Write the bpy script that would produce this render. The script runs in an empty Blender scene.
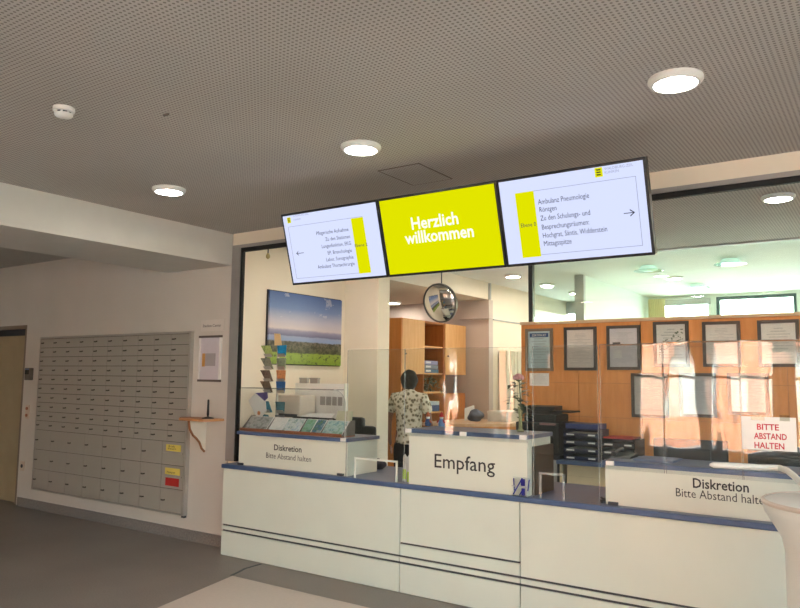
import bpy, bmesh, math, random
from mathutils import Vector, Matrix, noise
random.seed(7)
scene = bpy.context.scene
col = scene.collection
R = math.radians

# ------------------------------------------------------------ camera
F = 725.0; H = 1.55
cx = Vector((0, 0, 0))
Zc = Vector((80, -7104, 725)).normalized()
Xc = Vector((1065, -62, -725)); Xc -= Xc.dot(Zc) * Zc; Xc.normalize()
Yc = Zc.cross(Xc)
if Yc.z < 0: Yc = -Yc
EYE = Vector((0, 0, H))
def ray(x, y):
    v = Vector((x - 400, y - 304, F))
    return Vector((Xc.dot(v), Yc.dot(v), Zc.dot(v)))
def atz(x, y, z): d = ray(x, y); return EYE + d * ((z - H) / d.z)
def aty(x, y, Y): d = ray(x, y); return EYE + d * (Y / d.y)
def atx(x, y, X): d = ray(x, y); return EYE + d * (X / d.x)
cam_d = bpy.data.cameras.new('camera'); cam = bpy.data.objects.new('camera', cam_d); col.objects.link(cam)
M = Matrix.Identity(4)
for i, a in enumerate((Xc, Yc, Zc)):
    M[i][0] = a.x; M[i][1] = -a.y; M[i][2] = -a.z
M[0][3], M[1][3], M[2][3] = EYE
cam.matrix_world = M
cam_d.sensor_width = 36; cam_d.lens = F / 800 * 36; cam_d.clip_start = .05; cam_d.clip_end = 300
scene.camera = cam

# ------------------------------------------------------------ materials
def srgb(r, g, b):
    f = lambda c: (c / 255 / 12.92) if c / 255 <= .04045 else ((c / 255 + .055) / 1.055) ** 2.4
    return (f(r), f(g), f(b), 1)
MATS = {}
class N:
    def __init__(s, name):
        s.m = bpy.data.materials.new(name); s.m.use_nodes = True
        s.t = s.m.node_tree; s.b = s.t.nodes['Principled BSDF']; s.out = s.t.nodes['Material Output']
    def n(s, typ, **kw):
        nd = s.t.nodes.new(typ)
        for k, v in kw.items(): setattr(nd, k, v)
        return nd
    def l(s, a, b): s.t.links.new(a, b)
    def coord(s): return s.n('ShaderNodeTexCoord').outputs['Object']
    def geo(s): return s.n('ShaderNodeNewGeometry').outputs['Position']
    def noise(s, vec, scale, detail=3, rough=.5):
        t = s.n('ShaderNodeTexNoise'); s.l(vec, t.inputs['Vector'])
        t.inputs['Scale'].default_value = scale; t.inputs['Detail'].default_value = detail
        t.inputs['Roughness'].default_value = rough
        return t
    def ramp(s, fac, stops, interp='LINEAR'):
        r = s.n('ShaderNodeValToRGB'); s.l(fac, r.inputs['Fac']); r.color_ramp.interpolation = interp
        e = r.color_ramp.elements
        while len(e) < len(stops): e.new(.5)
        for k, (p, c) in enumerate(stops): e[k].position = p; e[k].color = c
        return r.outputs['Color']
    def math(s, op, a, b=None, c=None):
        t = s.n('ShaderNodeMath', operation=op)
        for i, v in enumerate((a, b, c)):
            if v is None: continue
            if isinstance(v, (int, float)): t.inputs[i].default_value = v
            else: s.l(v, t.inputs[i])
        return t.outputs[0]
    def mix(s, fac, a, b):
        t = s.n('ShaderNodeMix', data_type='RGBA')
        for sock, v in ((t.inputs['Factor'], fac), (t.inputs[6], a), (t.inputs[7], b)):
            if isinstance(v, (int, float, tuple)): sock.default_value = v
            else: s.l(v, sock)
        return t.outputs[2]
    def bump(s, h, strength=.2, dist=.01):
        t = s.n('ShaderNodeBump'); t.inputs['Strength'].default_value = strength; t.inputs['Distance'].default_value = dist
        s.l(h, t.inputs['Height']); s.l(t.outputs[0], s.b.inputs['Normal'])
def mat(name, c, rough=.5, metal=0, var=.06, scale=6, spec=.5, bump=0, emit=0):
    if name in MATS: return MATS[name]
    k = N(name)
    c = srgb(*c)
    if var:
        nz = k.noise(k.coord(), scale, 4)
        k.l(k.ramp(nz.outputs['Fac'], [(.3, tuple(x * (1 - var) for x in c[:3]) + (1,)), (.7, tuple(min(1, x * (1 + var)) for x in c[:3]) + (1,))]), k.b.inputs['Base Color'])
        if bump: k.bump(nz.outputs['Fac'], bump, .01)
    else: k.b.inputs['Base Color'].default_value = c
    k.b.inputs['Roughness'].default_value = rough; k.b.inputs['Metallic'].default_value = metal
    k.b.inputs['Specular IOR Level'].default_value = spec
    if emit:
        k.b.inputs['Emission Color'].default_value = c; k.b.inputs['Emission Strength'].default_value = emit
    MATS[name] = k.m
    return k.m
def glow(name, c, st):
    if name in MATS: return MATS[name]
    k = N(name); e = k.n('ShaderNodeEmission'); e.inputs[0].default_value = srgb(*c); e.inputs[1].default_value = st
    k.l(e.outputs[0], k.out.inputs[0]); MATS[name] = k.m; return k.m
def clear(name, tint=(255, 255, 255), ior=1.45, wavy=0, rough=0.0):
    if name in MATS: return MATS[name]
    k = N(name); tr = k.n('ShaderNodeBsdfTransparent'); tr.inputs[0].default_value = srgb(*tint)
    gl = k.n('ShaderNodeBsdfGlossy'); gl.inputs['Roughness'].default_value = rough
    lw = k.n('ShaderNodeLayerWeight'); lw.inputs[0].default_value = .5; f0 = ((ior - 1) / (ior + 1)) ** 2
    frs = k.math('ADD', f0, k.math('MULTIPLY', k.math('POWER', lw.outputs['Facing'], 5), 1 - f0))
    if wavy:
        wm = k.n('ShaderNodeMapping'); wm.inputs['Scale'].default_value = (1, 1, .22); k.l(k.coord(), wm.inputs['Vector']); nz = k.noise(wm.outputs[0], 8, 1, .3); mp = k.n('ShaderNodeBump'); mp.inputs['Strength'].default_value = wavy; mp.inputs['Distance'].default_value = .02
        k.l(nz.outputs['Fac'], mp.inputs['Height']); k.l(mp.outputs[0], gl.inputs['Normal'])
    mx = k.n('ShaderNodeMixShader'); k.l(frs, mx.inputs[0]); k.l(tr.outputs[0], mx.inputs[1]); k.l(gl.outputs[0], mx.inputs[2])
    k.l(mx.outputs[0], k.out.inputs[0]); MATS[name] = k.m; return k.m

WALL = mat('warm white wall paint', (206, 199, 190), .75, var=.03, scale=2)
WALL2 = mat('cream reception wall paint', (236, 224, 204), .75, var=.03, scale=2)
WALLG = mat('pale cool wall paint', (222, 230, 220), .75, var=.03, scale=2)
WALLP = mat('greyish rose wall paint', (205, 190, 180), .8, var=.03, scale=2)
LAM = mat('cream laminate', (218, 223, 210), .38, var=.02, scale=3)
LAM2 = mat('cream laminate box', (219, 221, 206), .42, var=.02, scale=3)
BLUE = mat('blue laminate edge', (74, 94, 130), .4, var=.05, scale=12)
BLUETOP = mat('grey blue laminate top', (108, 114, 136), .32, var=.05, scale=30)
GROOVE = mat('dark grey groove inlay', (70, 72, 74), .5)
STEEL = mat('grey painted steel frame', (158, 154, 150), .45, .2, var=.04)
BLACK = mat('black plastic', (18, 18, 20), .45)
BLACKM = mat('matt black seal', (8, 8, 9), .6)
DGREY = mat('dark grey plastic', (62, 62, 66), .5)
LGREY = mat('light grey plastic', (180, 180, 178), .5)
WHITE = mat('white plastic', (238, 236, 230), .4, var=.02)
PAPER = mat('white paper', (235, 233, 228), .8, var=.03)
MBOX = mat('grey mailbox enamel', (168, 162, 152), .42, .15, var=.04, scale=3)
MEDGE = mat('mailbox edge aluminium', (176, 170, 162), .4, .4)
LOCK = mat('dark lock metal', (84, 78, 72), .4, .5)
CHROME = mat('polished chrome', (200, 200, 205), .15, 1)
PLEXI = clear('clear acrylic', (250, 252, 252), 1.66, .09)
PLEXIE = mat('pale acrylic edge', (226, 228, 216), .25, var=.02)
GLASSG = clear('greenish partition glass', (242, 251, 246), 1.5)
GLASSW = clear('window glass', (246, 252, 250), 1.45)
INK = mat('dark grey print', (52, 50, 48), .7, var=0)
INKL = mat('pale grey print', (150, 150, 155), .7, var=0)
RED = mat('red print', (196, 36, 62), .6, var=0)
YEL = mat('yellow card', (226, 206, 96), .7)
REDC = mat('red card', (186, 34, 30), .6)

def wood(name, a, b, sc=2.2, stretch=(1, 1, .12), rough=.45):
    k = N(name); mp = k.n('ShaderNodeMapping'); mp.inputs['Scale'].default_value = stretch; k.l(k.geo(), mp.inputs['Vector'])
    w = k.noise(mp.outputs[0], sc * 12, 5, .6)
    k.l(k.ramp(w.outputs['Fac'], [(.3, srgb(*a)), (.7, srgb(*b))]), k.b.inputs['Base Color'])
    k.b.inputs['Roughness'].default_value = rough; MATS[name] = k.m; return k.m
BEECH = wood('beech veneer', (206, 132, 64), (222, 150, 82))
BEECHL = wood('light beech veneer', (222, 166, 104), (234, 184, 126))
BEECHD = wood('dark beech interior', (160, 96, 44), (182, 114, 58))
BEECHT = wood('beech desk top', (222, 178, 136), (232, 194, 156), stretch=(.2, 1, 1))
CAP = mat('pale beech capping', (214, 184, 148), .5)
DBROWN = mat('dark brown laminate panel', (72, 60, 48), .4, var=.08)

def ceiling_mat():
    k = N('perforated acoustic ceiling'); g = k.geo(); sp = k.n('ShaderNodeSeparateXYZ'); k.l(g, sp.inputs[0])
    p = .022
    fx = k.math('SUBTRACT', k.math('FRACT', k.math('DIVIDE', sp.outputs['X'], p)), .5)
    fy = k.math('SUBTRACT', k.math('FRACT', k.math('DIVIDE', sp.outputs['Y'], p)), .5)
    d = k.math('ADD', k.math('MULTIPLY', fx, fx), k.math('MULTIPLY', fy, fy))
    hole = k.math('LESS_THAN', d, .075)
    nz = k.noise(g, 1.2, 2)
    base = k.ramp(nz.outputs['Fac'], [(.3, srgb(190, 184, 176)), (.7, srgb(200, 194, 187))])
    k.l(k.mix(hole, base, srgb(140, 133, 126)), k.b.inputs['Base Color']); k.b.inputs['Roughness'].default_value = .85
    return k.m
CEIL = ceiling_mat()
CEILP = mat('plain ceiling paint', (226, 228, 222), .85, var=.02)

def floor_mat():
    k = N('grey brown linoleum'); g = k.geo()
    a = k.noise(g, 1.4, 3); b = k.noise(g, 90, 2)
    c = k.ramp(a.outputs['Fac'], [(.3, srgb(136, 125, 116)), (.7, srgb(147, 136, 127))])
    s = k.ramp(b.outputs['Fac'], [(.4, (.85, .85, .85, 1)), (.6, (1, 1, 1, 1))])
    m = k.n('ShaderNodeMix', data_type='RGBA', blend_type='MULTIPLY'); m.inputs['Factor'].default_value = 1
    k.l(c, m.inputs[6]); k.l(s, m.inputs[7]); k.l(m.outputs[2], k.b.inputs['Base Color'])
    k.b.inputs['Roughness'].default_value = .42; return k.m
FLOOR = floor_mat()
BEIGE = mat('beige linoleum', (210, 194, 180), .42, var=.03, scale=40)
SKIRT = mat('speckled grey skirting', (128, 122, 118), .6, var=.25, scale=70)

# ------------------------------------------------------------ mesh builder
class MB:
    def __init__(s): s.bm = bmesh.new()
    def box(s, a, b, bev=0):
        a, b = Vector(a), Vector(b)
        lo = Vector((min(a.x, b.x), min(a.y, b.y), min(a.z, b.z))); hi = Vector((max(a.x, b.x), max(a.y, b.y), max(a.z, b.z)))
        r = bmesh.ops.create_cube(s.bm, size=1, matrix=Matrix.Translation((lo + hi) / 2) @ Matrix.Diagonal((*(hi - lo), 1)))
        if bev:
            es = set(e for v in r['verts'] for e in v.link_edges)
            bmesh.ops.bevel(s.bm, geom=list(es), offset=bev, segments=2, affect='EDGES', profile=.6)
        return s
    def cyl(s, p, q, r, r2=None, seg=20):
        p, q = Vector(p), Vector(q); d = q - p
        rot = d.to_track_quat('Z', 'Y').to_matrix().to_4x4()
        bmesh.ops.create_cone(s.bm, cap_ends=True, segments=seg, radius1=r, radius2=r if r2 is None else r2, depth=d.length, matrix=Matrix.Translation((p + q) / 2) @ rot)
        return s
    def sph(s, c, r, sc=(1, 1, 1), sub=2, rot=None):
        m = Matrix.Translation(c) @ (rot.to_4x4() if rot else Matrix.Identity(4)) @ Matrix.Diagonal((*sc, 1))
        bmesh.ops.create_icosphere(s.bm, subdivisions=sub, radius=r, matrix=m); return s
    def poly(s, pts, off):
        off = Vector(off); a = [s.bm.verts.new(Vector(p)) for p in pts]; b = [s.bm.verts.new(Vector(p) + off) for p in pts]
        s.bm.faces.new(a); s.bm.faces.new(list(reversed(b)))
        n = len(a)
        for i in range(n): s.bm.faces.new((a[i], b[i], b[(i + 1) % n], a[(i + 1) % n]))
        bmesh.ops.recalc_face_normals(s.bm, faces=s.bm.faces); return s
    def face(s, pts): s.bm.faces.new([s.bm.verts.new(Vector(p)) for p in pts]); return s
    def tube(s, pts, r, seg=10, flat=None):
        pts = [Vector(p) for p in pts]; rings = []
        for i, p in enumerate(pts):
            t = (pts[min(i + 1, len(pts) - 1)] - pts[max(i - 1, 0)]).normalized()
            u = t.cross(Vector((0, 0, 1)))
            if u.length < 1e-3: u = t.cross(Vector((0, 1, 0)))
            u.normalize(); v = u.cross(t)
            rr = r[i] if isinstance(r, (list, tuple)) else r
            rv = rr * (flat or 1)
            rings.append([s.bm.verts.new(p + u * math.cos(k * 2 * math.pi / seg) * rr + v * math.sin(k * 2 * math.pi / seg) * rv) for k in range(seg)])
        for a, b in zip(rings, rings[1:]):
            for k in range(seg): s.bm.faces.new((a[k], a[(k + 1) % seg], b[(k + 1) % seg], b[k]))
        s.bm.faces.new(rings[0][::-1]); s.bm.faces.new(rings[-1]); 
        bmesh.ops.recalc_face_normals(s.bm, faces=s.bm.faces); return s
    def lathe(s, prof, c=(0, 0, 0), seg=36, sx=1, sy=1):
        c = Vector(c); rings = []
        for r, z in prof:
            rings.append([s.bm.verts.new(c + Vector((r * sx * math.cos(k * 2 * math.pi / seg), r * sy * math.sin(k * 2 * math.pi / seg), z))) for k in range(seg)])
        for a, b in zip(rings, rings[1:]):
            for k in range(seg): s.bm.faces.new((a[k], a[(k + 1) % seg], b[(k + 1) % seg], b[k]))
        s.bm.faces.new(rings[0][::-1]); s.bm.faces.new(rings[-1]); return s
    def xf(s, m): bmesh.ops.transform(s.bm, matrix=m, verts=s.bm.verts); return s

def root_of(o):
    off = Vector((0, 0, 0))
    while o: off += o.location; o = o.parent
    return off
def part(name, mb, m, parent=None, world=True, smooth=False, label=None):
    bm = mb.bm if isinstance(mb, MB) else mb
    bm.normal_update()
    if parent and world: bmesh.ops.translate(bm, vec=-root_of(parent), verts=bm.verts)
    me = bpy.data.meshes.new(name); bm.to_mesh(me); bm.free()
    if smooth:
        for p in me.polygons: p.use_smooth = True
        try: me.set_sharp_from_angle(angle=R(40))
        except Exception: pass
    me.materials.append(m)
    o = bpy.data.objects.new(name, me); col.objects.link(o)
    if parent: o.parent = parent
    if label: o['label'] = label
    return o
def tag(o, label, cat, group=None, kind=None):
    o['label'] = label; o['category'] = cat
    if group: o['group'] = group
    if kind: o['kind'] = kind
    return o
def thing(name, label, cat, loc=(0, 0, 0), group=None, rz=0):
    o = bpy.data.objects.new(name, None); col.objects.link(o); o.location = loc; o.rotation_euler.z = rz
    o.empty_display_size = .05
    return tag(o, label, cat, group)
def solo(name, mb, m, label, cat, group=None, smooth=False, kind=None):
    bm = mb.bm
    xs = [v.co for v in bm.verts]
    lo = Vector((min(v.x for v in xs), min(v.y for v in xs), min(v.z for v in xs))); hi = Vector((max(v.x for v in xs), max(v.y for v in xs), 0))
    loc = Vector(((lo.x + hi.x) / 2, (lo.y + hi.y) / 2, lo.z)); bmesh.ops.translate(bm, vec=-loc, verts=bm.verts)
    o = part(name, mb, m, smooth=smooth); o.location = loc
    return tag(o, label, cat, group, kind)
def struct(name, mb, m, parent=None):
    o = part(name, mb, m, parent)
    if not parent: o['kind'] = 'structure'
    return o
def copy_tree(o, parent=None):
    c = o.copy(); col.objects.link(c); c.parent = parent
    for ch in list(o.children): copy_tree(ch, c)
    return c

def text_bm(body, p0, width, height=None, bold=0, frame='y', depth=.001, halign='l'):
    """text standing in an X-Z plane facing -Y; p0 = left baseline point"""
    cu = bpy.data.curves.new('t', 'FONT'); cu.body = body; cu.size = 1; cu.offset = bold; cu.resolution_u = 2; cu.extrude = 0
    ob = bpy.data.objects.new('t', cu); col.objects.link(ob)
    dg = bpy.context.evaluated_depsgraph_get(); me = bpy.data.meshes.new_from_object(ob.evaluated_get(dg))
    bpy.data.objects.remove(ob); bpy.data.curves.remove(cu)
    bm = bmesh.new(); bm.from_mesh(me); bpy.data.meshes.remove(me)
    xs = [v.co.x for v in bm.verts]
    w = max(xs) - min(xs); s = width / w; sy = s if height is None else height / .73
    x0 = min(xs)
    p0 = Vector(p0)
    if halign == 'r': p0 = p0 - Vector((width, 0, 0))
    for v in bm.verts:
        v.co = p0 + Vector(((v.co.x - x0) * s, 0, v.co.y * sy))
    mb = MB(); mb.bm.free(); mb.bm = bm
    return mb

# ------------------------------------------------------------ dimensions
YW = 4.70; ZC = 2.89; CT = .779
struct('floor', MB().box((-12, -5.6, -.1), (4.2, 12.2, 0)), FLOOR)
struct('floor_reception_bounce', MB().box((-8, 4.96, 0), (4.2, 7.38, .003)), mat('light bounce floor', (206, 200, 186), .5))  # pale unseen layer, added to bounce light up to the reception ceiling
# beige field of the floor
bA = Vector((-4.356, 4.093, 0)); bL = atz(157.5, 608, 0)
d1 = (bL - bA).normalized()
struct('trim_floor_field', MB().poly([bA, bA + d1 * 6, Vector((1.5, -1.9, 0)), Vector((1.5, 4.093, 0))], (0, 0, .002)), BEIGE)
pa = atz(231, 575.5, 0); pb = atz(245, 568.5, 0); pc = atz(259, 564.5, 0)
struct('trim_floor_strip', MB().tube([pa, pa.lerp(pb, .5) + Vector((0, .01, 0)), pb, pb.lerp(pc, .5), pc + Vector((0, .02, 0))], .014, 6, .2), GROOVE)
struct('ceiling', MB().box((-12, -5.6, ZC), (4.2, 7.6, ZC + .15)), CEIL)
struct('ceiling_rear', MB().box((-12, 7.6, ZC), (4.2, 12.2, ZC + .15)), CEILP)
struct('wall_left', MB().box((-12, YW, 0), (-9.62, YW + .18, ZC)).box((-9.62, YW, 2.14), (-8.70, YW + .18, ZC)).box((-8.70, YW, 0), (-5.13, YW + .18, ZC)), WALL)
struct('wall_header', MB().box((-5.13, YW - .01, 2.775), (4.2, YW + .02, ZC)).box((-5.0, YW + .02, 2.75), (4.2, YW + .18, ZC)), WALL2)
struct('wall_far_left', MB().box((-12.1, -5.6, 0), (-12, 12.2, ZC)), WALL)
rwm = MB().box((4.2, -5.6, 0), (4.4, -4.6, ZC)).box((4.2, 3.6, 0), (4.4, 12.2, ZC)).box((4.2, -.7, 0), (4.4, -.3, ZC)).box((4.2, -4.6, 0), (4.4, 3.6, .3)).box((4.2, -4.6, 2.6), (4.4, 3.6, ZC))
struct('wall_right', rwm, WALL)
# downstand beam
zb = 2.59
struct('trim_beam', MB().box((-6.08, -5.6, zb), (-5.15, YW, ZC)), mat('beam paint', (212, 208, 200), .75, var=.02))
struct('baseboard_left', MB().box((-8.66, YW - .015, 0), (-4.95, YW, .10)), SKIRT)
struct('baseboard_corner', MB().box((-12, YW - .015, 0), (-9.66, YW, .10)), SKIRT)
# back wall of the hall with windows
wins = [(-8.6, -8.35), (-7.2, -6.95), (-4.2, -3.1), (-2.9, -1.8), (-1.6, -.5), (-.3, .8), (1.0, 2.1), (2.3, 3.4)]
bw = MB(); prev = -12
for a, b in wins:
    bw.box((prev, -5.6, 0), (a, -5.4, ZC)); prev = b
    z0 = .25
    bw.box((a, -5.6, 0), (b, -5.4, z0)).box((a, -5.6, 2.35), (b, -5.4, ZC))
bw.box((prev, -5.6, 0), (4.2, -5.4, ZC))
struct('wall_back', bw, WALL)
def window(i, a, b, y0, y1, z0, z1, m, mid=True):
    f = MB(); t = .05
    f.box((a, y0, z0), (a + t, y1, z1)).box((b - t, y0, z0), (b, y1, z1)).box((a + t, y0, z0), (b - t, y1, z0 + t)).box((a + t, y0, z1 - t), (b - t, y1, z1))
    if mid: f.box((a + t, y0, z1 * .68), (b - t, y1, z1 * .68 + .05))
    o = struct('window_%d' % i, f, m)
    part('pane', MB().box((a + t, (y0 + y1) / 2 - .003, z0 + t), (b - t, (y0 + y1) / 2 + .003, z1 - t)), GLASSW, o)
WFR = mat('white window frame', (225, 225, 220), .5)
WFG = mat('grey green window frame', (96, 112, 112), .5)
for i, (a, b) in enumerate(wins): window(i + 1, a, b, -5.53, -5.46, .25, 2.35, WFR, b - a > .5)

for i, (ya, yb) in enumerate(((-4.6, -.7), (-.3, 3.6))):  # unseen windows, added to bring daylight in from the right
    t_ = .06; f = MB().box((4.27, ya, .3), (4.33, ya + t_, 2.6)).box((4.27, yb - t_, .3), (4.33, yb, 2.6)).box((4.27, ya, .3), (4.33, yb, .36)).box((4.27, ya, 2.54), (4.33, yb, 2.6)).box((4.27, (ya + yb) / 2 - .03, .3), (4.33, (ya + yb) / 2 + .03, 2.6))
    o_ = struct('window_%d' % (21 + i), f, WFR)
    part('pane', MB().box((4.297, ya + t_, .36), (4.303, yb - t_, 2.54)), GLASSW, o_)
# door far left
dj = MB().box((-9.62, YW, 0), (-9.58, YW + .16, 2.14)).box((-8.74, YW, 0), (-8.70, YW + .16, 2.14)).box((-9.58, YW, 2.10), (-8.74, YW + .16, 2.14))
DOORM = mat('olive beige door', (166, 148, 116), .55, var=.05)
dr = struct('door_1', MB().box((-9.575, YW + .08, .005), (-8.745, YW + .12, 2.02)), DOORM)
part('door_frame', dj, mat('grey door jamb', (132, 118, 104), .6), dr)
part('transom', MB().box((-9.575, YW + .07, 2.02), (-8.745, YW + .13, 2.10)), DGREY, dr)
part('door_handle', MB().cyl((-9.5, YW + .08, 1.05), (-9.5, YW + .03, 1.05), .01).cyl((-9.5, YW + .035, 1.05), (-9.39, YW + .035, 1.05), .009), CHROME, dr)
struct('trim_door_backing', MB().box((-9.7, YW + .18, 0), (-8.6, YW + .2, 2.3)), DGREY)

# service window frame
FR = MB()
FR.box((-5.13, YW - .02, CT), (-5.02, YW + .02, 2.775)).box((-5.02, YW - .02, 2.745), (4.2, YW + .02, 2.775))
sf = struct('trim_service_frame', FR, STEEL)
part('shadow_gap', MB().box((-5.02, YW - .012, CT), (-4.995, YW + .02, 2.745)).box((-4.995, YW - .012, 2.708), (4.2, YW + .02, 2.745)), BLACKM, sf)  # black strips stand in for the shadow gap inside the frame

# ------------------------------------------------------------ reception room shell
struct('wall_painting', MB().box((-5.13, YW + .02, 0), (-5.0, 6.22, ZC)), WALL2)
struct('wall_pillar', MB().box((-5.13, 6.22, 0), (-4.54, 6.43, ZC)), WALL2)
struct('ceiling_alcove', MB().box((-8.0, 6.43, 2.65), (-4.66, 12.0, ZC)), WALL2)
struct('wall_alcove_back', MB().box((-8.0, 9.0, 0), (-4.66, 9.12, 2.65)), WALLP)
struct('wall_alcove_side', MB().box((-8.1, 6.43, 0), (-8.0, 12, ZC)), WALLP)
struct('wall_alcove_front', MB().box((-8.0, 6.31, 0), (-5.13, 6.43, ZC)), WALLP)
struct('wall_radiator', MB().box((-4.78, 9.12, 0), (-4.66, 10.45, 2.65)), WALL2)
tr = MB().box((-5.12, 8.93, 2.385), (-4.62, 9.0, 2.46))
struct('trim_conduit', tr, WALLP)
struct('trim_cable', MB().box((-4.66, 9.12, 2.375), (-4.645, 10.45, 2.39)).box((-4.66, 8.98, 2.65), (-4.63, 9.01, 2.88)), LGREY)
# rear glazing over cabinet wall
struct('wall_glazing_post', MB().box((-3.405, 7.54, 0), (-3.355, 7.6, ZC)), DGREY)
struct('trim_glazing_head', MB().box((-3.355, 7.54, 2.875), (4.2, 7.6, ZC)), LGREY)
g = struct('window_20', MB().box((-3.355, 7.555, 0), (4.2, 7.565, 2.875)), GLASSG)
# rear room
struct('wall_rear_side', MB().box((-3.36, 8.95, 0), (-3.26, 11.9, ZC)), WALLG)
struct('trim_rear_column', MB().box((-3.37, 8.88, 0), (-3.25, 8.95, ZC)), LGREY)
rw = [(-5.4, -4.35), (-3.1, -2.33), (-2.26, -1.16), (-1.08, .1), (.3, 1.5), (1.8, 3.0)]
fw = MB(); prev = -12
for a, b in rw:
    fw.box((prev, 11.9, 0), (a, 12.1, ZC)); prev = b
    fw.box((a, 11.9, 0), (b, 12.1, .9)).box((a, 11.9, 2.85), (b, 12.1, ZC))
fw.box((prev, 11.9, 0), (4.2, 12.1, ZC)); struct('wall_rear', fw, WALLG)
for i, (a, b) in enumerate(rw): window(9 + i, a, b, 11.95, 12.02, .9, 2.85, WFG if i in (2, 4) else WFR, False)
struct('trim_blind_box', MB().box((-3.1, 11.84, 2.74), (-2.33, 11.92, 2.83)), LGREY)
struct('trim_shade', MB().box((-5.4, 11.86, 2.68), (-4.35, 11.92, 2.86)), LGREY)
cu = MB()
n = 40; pts = [(-3.23 + .26 * i / n, 11.72 + .018 * math.sin(i * 1.25)) for i in range(n + 1)]
for (x0, y0), (x1, y1) in zip(pts, pts[1:]): cu.poly([(x0, y0, .1), (x1, y1, .1), (x1, y1, 2.84), (x0, y0, 2.84)], (0, .006, 0))
solo('curtain', cu, mat('pale yellow curtain fabric', (240, 228, 178), .8), 'pale yellow curtain hanging beside the far windows of the rear room', 'curtain')

# outside world: facade across the yard
def brick():
    k = N('red brick facade'); b = k.n('ShaderNodeTexBrick'); k.l(k.n('ShaderNodeTexCoord').outputs['Object'], b.inputs['Vector'])
    mp = k.n('ShaderNodeMapping'); mp.inputs['Rotation'].default_value = (R(90), 0, 0); k.l(k.geo(), mp.inputs['Vector']); k.l(mp.outputs[0], b.inputs['Vector'])
    b.inputs['Color1'].default_value = srgb(188, 118, 92); b.inputs['Color2'].default_value = srgb(214, 146, 112); b.inputs['Mortar'].default_value = srgb(220, 205, 190)
    b.inputs['Scale'].default_value = 3.2; k.l(b.outputs[0], k.b.inputs['Base Color']); k.b.inputs['Roughness'].default_value = .9; return k.m
fa = MB()
for i in range(-6, 7):
    x = i * 2.6; fa.box((x - 1.5, -13.4, -.3), (x - .4, -13, 4.6))
fa.box((-18, -13.5, 2.6), (18, -13.1, 3.3)).box((-18, -13.5, -.3), (18, -13.1, .5))
fac = solo('brick_building', fa, brick(), 'red brick building across the yard seen only mirrored in the acrylic screens', 'building')
solo('yard_ground', MB().box((-40, -30, -.4), (40, -5.6, -.3)), mat('pale paving', (190, 186, 176), .9), 'pale paved yard outside behind the hall windows', 'ground', kind='stuff')
solo('garden_ground', MB().box((-40, 12.2, -.4), (40, 40, -.3)), mat('garden gravel', (176, 174, 168), .9), 'pale gravel garden ground outside the rear room windows', 'ground', kind='stuff')
pz = MB().box((-18, -20, -.3), (18, -13.6, 4.4)); solo('pale_building', pz, mat('pale render', (225, 225, 218), .8), 'pale rendered block standing behind the brick piers outside', 'building')

# ------------------------------------------------------------ counter
ctr = thing('reception_counter', 'long cream reception counter with a blue worktop and dark grooves', 'counter', (-2.5, 4.9, 0))
XE = .6
def sec(x0, x1, extra):
    m = MB(); zs = [0.005, .205, .222, .252, .268] + ([.345, .36] if extra else []) + [.742]
    y0 = 4.5
    for i, (a, b) in enumerate(zip(zs, zs[1:])):
        if i % 2 == 0: m.box((x0, y0, a), (x1, y0 + .03, b))
    return m
for x0, x1, e in ((-4.945, -3.063, 0), (-3.055, -2.108, 1), (-2.10, XE, 0)): part('front_panel', sec(x0, x1, e), LAM, ctr)
part('groove_inlay', MB().box((-4.94, 4.512, .205), (XE, 4.53, .222)).box((-4.94, 4.512, .252), (XE, 4.53, .268)).box((-3.055, 4.512, .345), (-2.108, 4.53, .36)).box((-3.063, 4.515, .01), (-3.055, 4.53, .74)).box((-2.108, 4.515, .01), (-2.10, 4.53, .74)), GROOVE, ctr)
part('carcass', MB().box((-4.94, 4.531, .0), (XE, 4.95, .742)), LAM, ctr)
part('worktop', MB().box((-4.96, 4.515, .744), (XE, 5.3, CT)), BLUETOP, ctr)
part('front_edge', MB().box((-4.965, 4.487, .744), (XE, 4.515, CT), .008), BLUE, ctr)

def cbox(name, label, x0, x1, y0, y1, zt, tabs):
    t = thing(name, label, 'counter box', ((x0 + x1) / 2, (y0 + y1) / 2, CT))
    part('body', MB().box((x0, y0, CT), (x1, y1, zt - .028), .002), LAM2, t)
    part('top', MB().box((x0 - .01, y0 - .015, zt - .028), (x1 + .01, y1 + .02, zt), .003), BLUETOP, t)
    part('top_edge', MB().box((x0 - .012, y0 - .019, zt - .029), (x1 + .012, y0 - .012, zt - .001)), BLUE, t)
    return t
bL_ = cbox('counter_box', 'cream counter box printed Diskretion at the left end under the brochures', -4.815, -3.595, 4.55, 4.94, 1.072, 0)
bE_ = cbox('counter_box', 'cream counter box printed Empfang in the middle of the counter', -3.0, -2.06, 4.52, 4.92, 1.18, 0)
bR_ = cbox('counter_box', 'cream counter box printed Diskretion at the right end under the red lettered sign', -1.55, XE, 4.57, 4.95, 1.05, 0)
part('side_panel', MB().box((-2.06, 4.60, CT), (-2.04, 4.925, 1.10), .002), DBROWN, bE_, label='dark brown side panel')
def lettering(par, s, x0, y0, x1, y1, Y, cap, bold=0, m=INK, name='lettering'):
    a = aty(x0, y0, Y); b = aty(x1, y1, Y)
    z = (a.z + b.z) / 2
    return part(name, text_bm(s, (a.x, Y, z), b.x - a.x, cap, bold), m, par)
lettering(bE_, 'Empfang', 434.5, 469, 495, 471, 4.518, .102, .004)
lettering(bL_, 'Diskretion', 274, 450, 301.5, 452.5, 4.548, .05, .016)
lettering(bL_, 'Bitte Abstand halten', 266, 457.8, 311, 462, 4.548, .048, -.004)
lettering(bR_, 'Diskretion', 693, 488, 749, 492, 4.568, .058, .016)
lettering(bR_, 'Bitte Abstand halten', 676, 497, 770, 504.5, 4.568, .052, -.002)
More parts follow.
